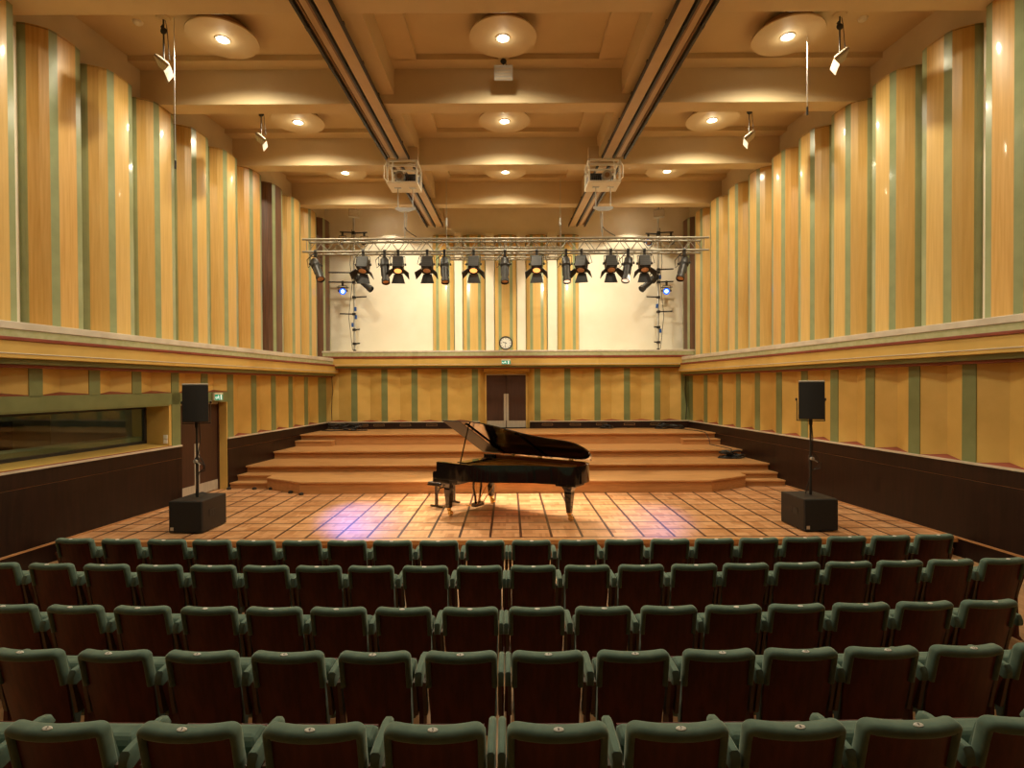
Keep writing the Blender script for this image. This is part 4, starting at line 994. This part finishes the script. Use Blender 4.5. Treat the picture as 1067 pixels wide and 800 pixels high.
for nf, (x, y) in enumerate(((-6.72, 13.30), (-6.10, 13.28), (-5.70, 13.26), (-5.05, 12.80), (-4.72, 12.58))):
    b = MB(); b.lathe([(.001, 0), (.05, 0), (.055, .015), (.05, .045), (.02, .06), (.001, .06)], n=14)
    tag(b.build('floor_marker', M_BLACK, smooth=40, loc=(x, y, Z_ST)), 'small black floor fitting by the left platform corner, %s from the left wall' % ORD[nf+1], 'floor fitting', 'floor fittings by the platform')
tag(MB().lathe([(.001, 0), (.12, .0), (.14, .05), (.10, .16), (.03, .2), (.001, .2)], n=18).build('cable_bag', M_BLACK, smooth=50, loc=(-6.62, 11.95, Z_ST)), 'small black bag on the stage beside the left wall doors', 'bag')

# ------------------------------------------------------------------ theatre seats
SW = .55
def seat_proto():
    """one seat facing +y; origin on the floor below the rear top edge of its back"""
    root = bpy.data.objects.new('theatre_seat', None); COL.objects.link(root)
    rec = math.tan(math.radians(12)); TOP = .912; HW = .236
    def bow(x): return -.048*(1-(x/HW)**2)
    def yb(z): return (TOP-z)*rec
    # veneered back panel
    b = MB(); n = 10; zs = [.30, .36, .60, .862]
    def ring(z, th): 
        ww = HW-.016 if z > .45 else HW-.03
        xs = [-ww+2*ww*i/n for i in range(n+1)]
        return [(x, yb(z)+bow(x)+.012, z) for x in xs]+[(x, yb(z)+bow(x)+.030, z) for x in reversed(xs)]
    b.loft([ring(z, 0) for z in zs]); b.build('back_panel', M_SEATWOOD, root, smooth=40)
    # padded edge: up one side, over the top, down the other
    rad = .034; path = []
    zl = TOP-.25
    zt = TOP-.030
    for z in (zl, zl+.08, zl+.15): path.append((-HW+.022, z))
    for k in range(1, 7):
        a = PI-(PI/2)*k/6; path.append((-HW+.022+rad+math.cos(a)*rad, zt-rad+math.sin(a)*rad))
    for k in range(1, 8): path.append((-HW+.022+rad+(2*HW-.044-2*rad)*k/8, zt))
    path += [(-x, z) for x, z in path[:9]][::-1]
    b = MB(); rings = []
    for i, (x, z) in enumerate(path):
        p = Vector(path[max(i-1, 0)]); q = Vector(path[min(i+1, len(path)-1)]); tv = (q-p).normalized(); nv = Vector((-tv.y, tv.x))
        ry = []; m = 14; c = Vector((x, yb(z)+bow(x)+.022, z))
        top = max(0.0, nv.y)
        hn = .019+.011*top; hd = .036+.008*top
        for k in range(m):
            a = 2*PI*k/m; ca, sa = math.cos(a), math.sin(a)
            e = .72
            cn = math.copysign(abs(ca)**e, ca)*hn; cd = math.copysign(abs(sa)**e, sa)*hd
            ry.append((c.x+nv.x*cn, c.y+cd, c.z+nv.y*cn))
        rings.append(ry)
    b.loft(rings); b.build('padded_edge', M_VELVET, root, smooth=50)
    # upholstered front of the back
    b = MB(); zs = [.34, .40, .62, .84, .885]
    def ring2(z):
        ww = HW-(.02 if z < .7 else .035 if z < .86 else .06); xs = [-ww+2*ww*i/n for i in range(n+1)]; bul = .085 if .38 < z < .87 else .05
        return [(x, yb(z)+bow(x)+.032, z) for x in xs]+[(x, yb(z)+bow(x)+.032+bul*(1-.35*(x/ww)**2), z) for x in reversed(xs)]
    b.loft([ring2(z) for z in zs]); b.build('back_cushion', M_VELVET, root, smooth=40)
    # tipped-up seat
    b = MB(); b.loft([[(-.215, .30, .30), (.215, .30, .30), (.215, .40, .30), (-.215, .40, .30)], [(-.22, .25, .36), (.22, .25, .36), (.22, .42, .36), (-.22, .42, .36)], [(-.22, .20, .68), (.22, .20, .68), (.22, .34, .70), (-.22, .34, .70)], [(-.20, .22, .72), (.20, .22, .72), (.20, .31, .73), (-.20, .31, .73)]])
    b.build('seat_cushion', M_VELVET, root, bevel=.02)
    b = MB(); b.hexa([(-.21, .415), (.21, .415), (.21, .43), (-.21, .43)], .34, .40); b.bar((0, .425, .36), (0, .35, .70), .42, .012, (0, 1, 0)); b.build('seat_pan', M_SEATWOOD, root)
    # number plate
    b = MB(); c = (0, yb(TOP-.01)+bow(0)+.010, TOP+.001); nrm = Vector((0, -.42, .9)).normalized(); x_, y_, z_ = frame_of(nrm)
    b.loft([[Vector(c)+Vector((1, 0, 0))*math.cos(2*PI*k/20)*.023*s+Vector((0, .9, .42))*math.sin(2*PI*k/20)*.011*s+nrm*h for k in range(20)] for s, h in ((1, -.006), (1, .0015), (.85, .003))]); b.build('number_plate', M_PLATEW, root, smooth=30)
    return root
def arm(parent, s, inset=0.0, wk=1.0):
    x = s*(SW/2-inset)
    b = MB(); xa = x-s*.004 if False else x
    rings = []
    for y, zt, zb_, w in [(a_, b_, c_, d_*wk) for a_, b_, c_, d_ in ((.012, .735, .685, .020), (.030, .768, .675, .0245), (.12, .775, .70, .0245), (.27, .775, .715, .0245), (.315, .765, .715, .024), (.335, .735, .72, .020))]:
        rings.append([(xa-w, y, zb_), (xa+w, y, zb_), (xa+w, y, zt-.012), (xa+w-.010, y, zt), (xa-w+.010, y, zt), (xa-w, y, zt-.012)])
    b.loft(rings); b.build('armrest', M_VELVET, parent, smooth=45)
    b = MB(); b.loft([[(x-.018, .06, .715), (x+.018, .06, .715), (x+.018, .26, .715), (x-.018, .26, .715)], [(x-.014, .14, .45), (x+.014, .14, .45), (x+.014, .26, .45), (x-.014, .26, .45)], [(x-.014, .12, .03), (x+.014, .12, .03), (x+.014, .30, .03), (x-.014, .30, .03)], [(x-.018, .08, .0), (x+.018, .08, .0), (x+.018, .34, .0), (x-.018, .34, .0)]])
    b.build('armrest_support', M_SEATWOOD, parent)
def side_strip(parent, s):
    b = MB(); rec = math.tan(math.radians(12)); x = s*.247
    b.loft([[(x-.012, (.912-z)*rec+.01, z), (x+.012, (.912-z)*rec+.01, z), (x+.012, (.912-z)*rec+.07, z), (x-.012, (.912-z)*rec+.07, z)] for z in (.44, .685)]); b.build('side_bracket', M_STAND, parent)
proto = seat_proto(); side_strip(proto, -1); side_strip(proto, 1)
# a seat carries its right armrest; the first seat of a block also carries a left one
BASE = list(proto.children)
def arm_kids(*a):
    old = set(proto.children); arm(proto, *a); return [c for c in proto.children if c not in old]
ARM_R, ARM_L, MID_R, MID_L = arm_kids(1), arm_kids(-1), arm_kids(1, .0195, .78), arm_kids(-1, .0195, .78)
glyph_cache = {}
def glyph(d):
    if d not in glyph_cache:
        cu = bpy.data.curves.new('digit', 'FONT'); cu.body = str(d); cu.size = .020; cu.align_x = 'CENTER'; cu.align_y = 'CENTER'; cu.extrude = .0004
        tmp = bpy.data.objects.new('digit', cu); COL.objects.link(tmp); bpy.context.view_layer.update()
        me = bpy.data.meshes.new_from_object(tmp.evaluated_get(bpy.context.evaluated_depsgraph_get())); me.materials.clear(); me.materials.append(M_INK)
        bpy.data.objects.remove(tmp); glyph_cache[d] = me
    return glyph_cache[d]
def place_seat(dx, x, y, z, rz, label, group, arms, digit):
    o = proto.copy(); COL.objects.link(o); o.location = (x, y, z); o.rotation_euler = (0, 0, rz)
    tag(o, label, 'seat', group)
    for c in BASE+arms:
        k = c.copy(); COL.objects.link(k); k.parent = o
        if c in ARM_R: k.location.x += dx
        if digit and c.name.startswith('number_plate'):
            g = bpy.data.objects.new('numeral', glyph(digit)); COL.objects.link(g); g.parent = k
            nrm = Vector((0, -.42, .9)).normalized()
            g.matrix_local = Matrix.Translation(Vector((0, math.tan(math.radians(12))*.01-.048+.010, .913))+nrm*.0036) @ Matrix((Vector((1, 0, 0)), nrm.cross(Vector((1, 0, 0))), nrm)).transposed().to_4x4()
RAD = 80.0
SEAT_X = [
    ([-5.314, -4.726, -4.148, -3.589, -3.049, -2.49, -1.947, -1.4, -.848, -.296], [.256, .81, 1.361, 1.911, 2.446, 2.986, 3.52, 4.069, 4.624, 5.178]),
    ([-5.404, -4.797, -4.197, -3.629, -3.061, -2.507, -1.961, -1.422, -.867, -.314], [.236, .789, 1.34, 1.887, 2.421, 2.96, 3.504, 4.05, 4.604, 5.18]),
    ([-4.265, -3.68, -3.097, -2.525, -1.973, -1.432, -.889, -.332], [.221, .772, 1.322, 1.864, 2.399, 2.951, 3.503, 4.07]),
    ([-3.162, -2.577, -1.999, -1.439, -.875, -.318], [.24, .791, 1.347, 1.882, 2.416, 2.983, 3.555]),
    ([-2.70, -2.09, -1.475, -.899, -.348], [.213, .760, 1.296, 1.833, 2.404])]
ROWS = [('row nearest the stage', 6.577, .0, -.015, 10, 10, False), ('second row from the stage', 5.636, .004, -.03, 10, 10, False), ('third row from the stage', 4.583, .0, -.045, 8, 8, False),
        ('fourth row from the stage', 3.544, .130, -.040, 6, 7, True), ('row nearest the camera', 2.502, .300, -.062, 5, 5, True)]
for ri, (rn, y0, z, xc, nl, nr, digits) in enumerate(ROWS):
    for side, cnt in ((-1, nl), (1, nr)):
        for k in range(cnt):
            xs = SEAT_X[ri][0]+SEAT_X[ri][1]; n_ = len(SEAT_X[ri][0]); i_ = n_-1-k if side < 0 else n_+k
            x = xs[i_]; dx = (xs[i_+1]-x)/2-SW/2 if i_+1 < len(xs) else 0.0
            if side < 0 and k == 0: dx = 0.0
            y = y0+x*x/(2*RAD)
            w = 'immediately' if k == 0 else ORD[k+1]
            lab = 'green-edged dark wooden seat in the %s, %s %s of centre gap' % (rn, 'first' if k == 0 else ORD[k+1], 'left' if side < 0 else 'right')
            dg = None
            if digits: dg = (nl-k) if side < 0 else (nl+1+k)
            place_seat(dx, x, y, z, x/RAD*1.0, lab, 'theatre seats in the '+rn, (MID_R if side < 0 and k == 0 else [c for c in ARM_R if 'support' in c.name] if (side > 0 and k == cnt-1 and cnt == 10) else ARM_R)+(MID_L if side > 0 and k == 0 else [])+([c for c in ARM_L if cnt < 10 or 'support' in c.name] if side < 0 and k == cnt-1 else []), dg)
for c in list(proto.children): bpy.data.objects.remove(c)
bpy.data.objects.remove(proto)
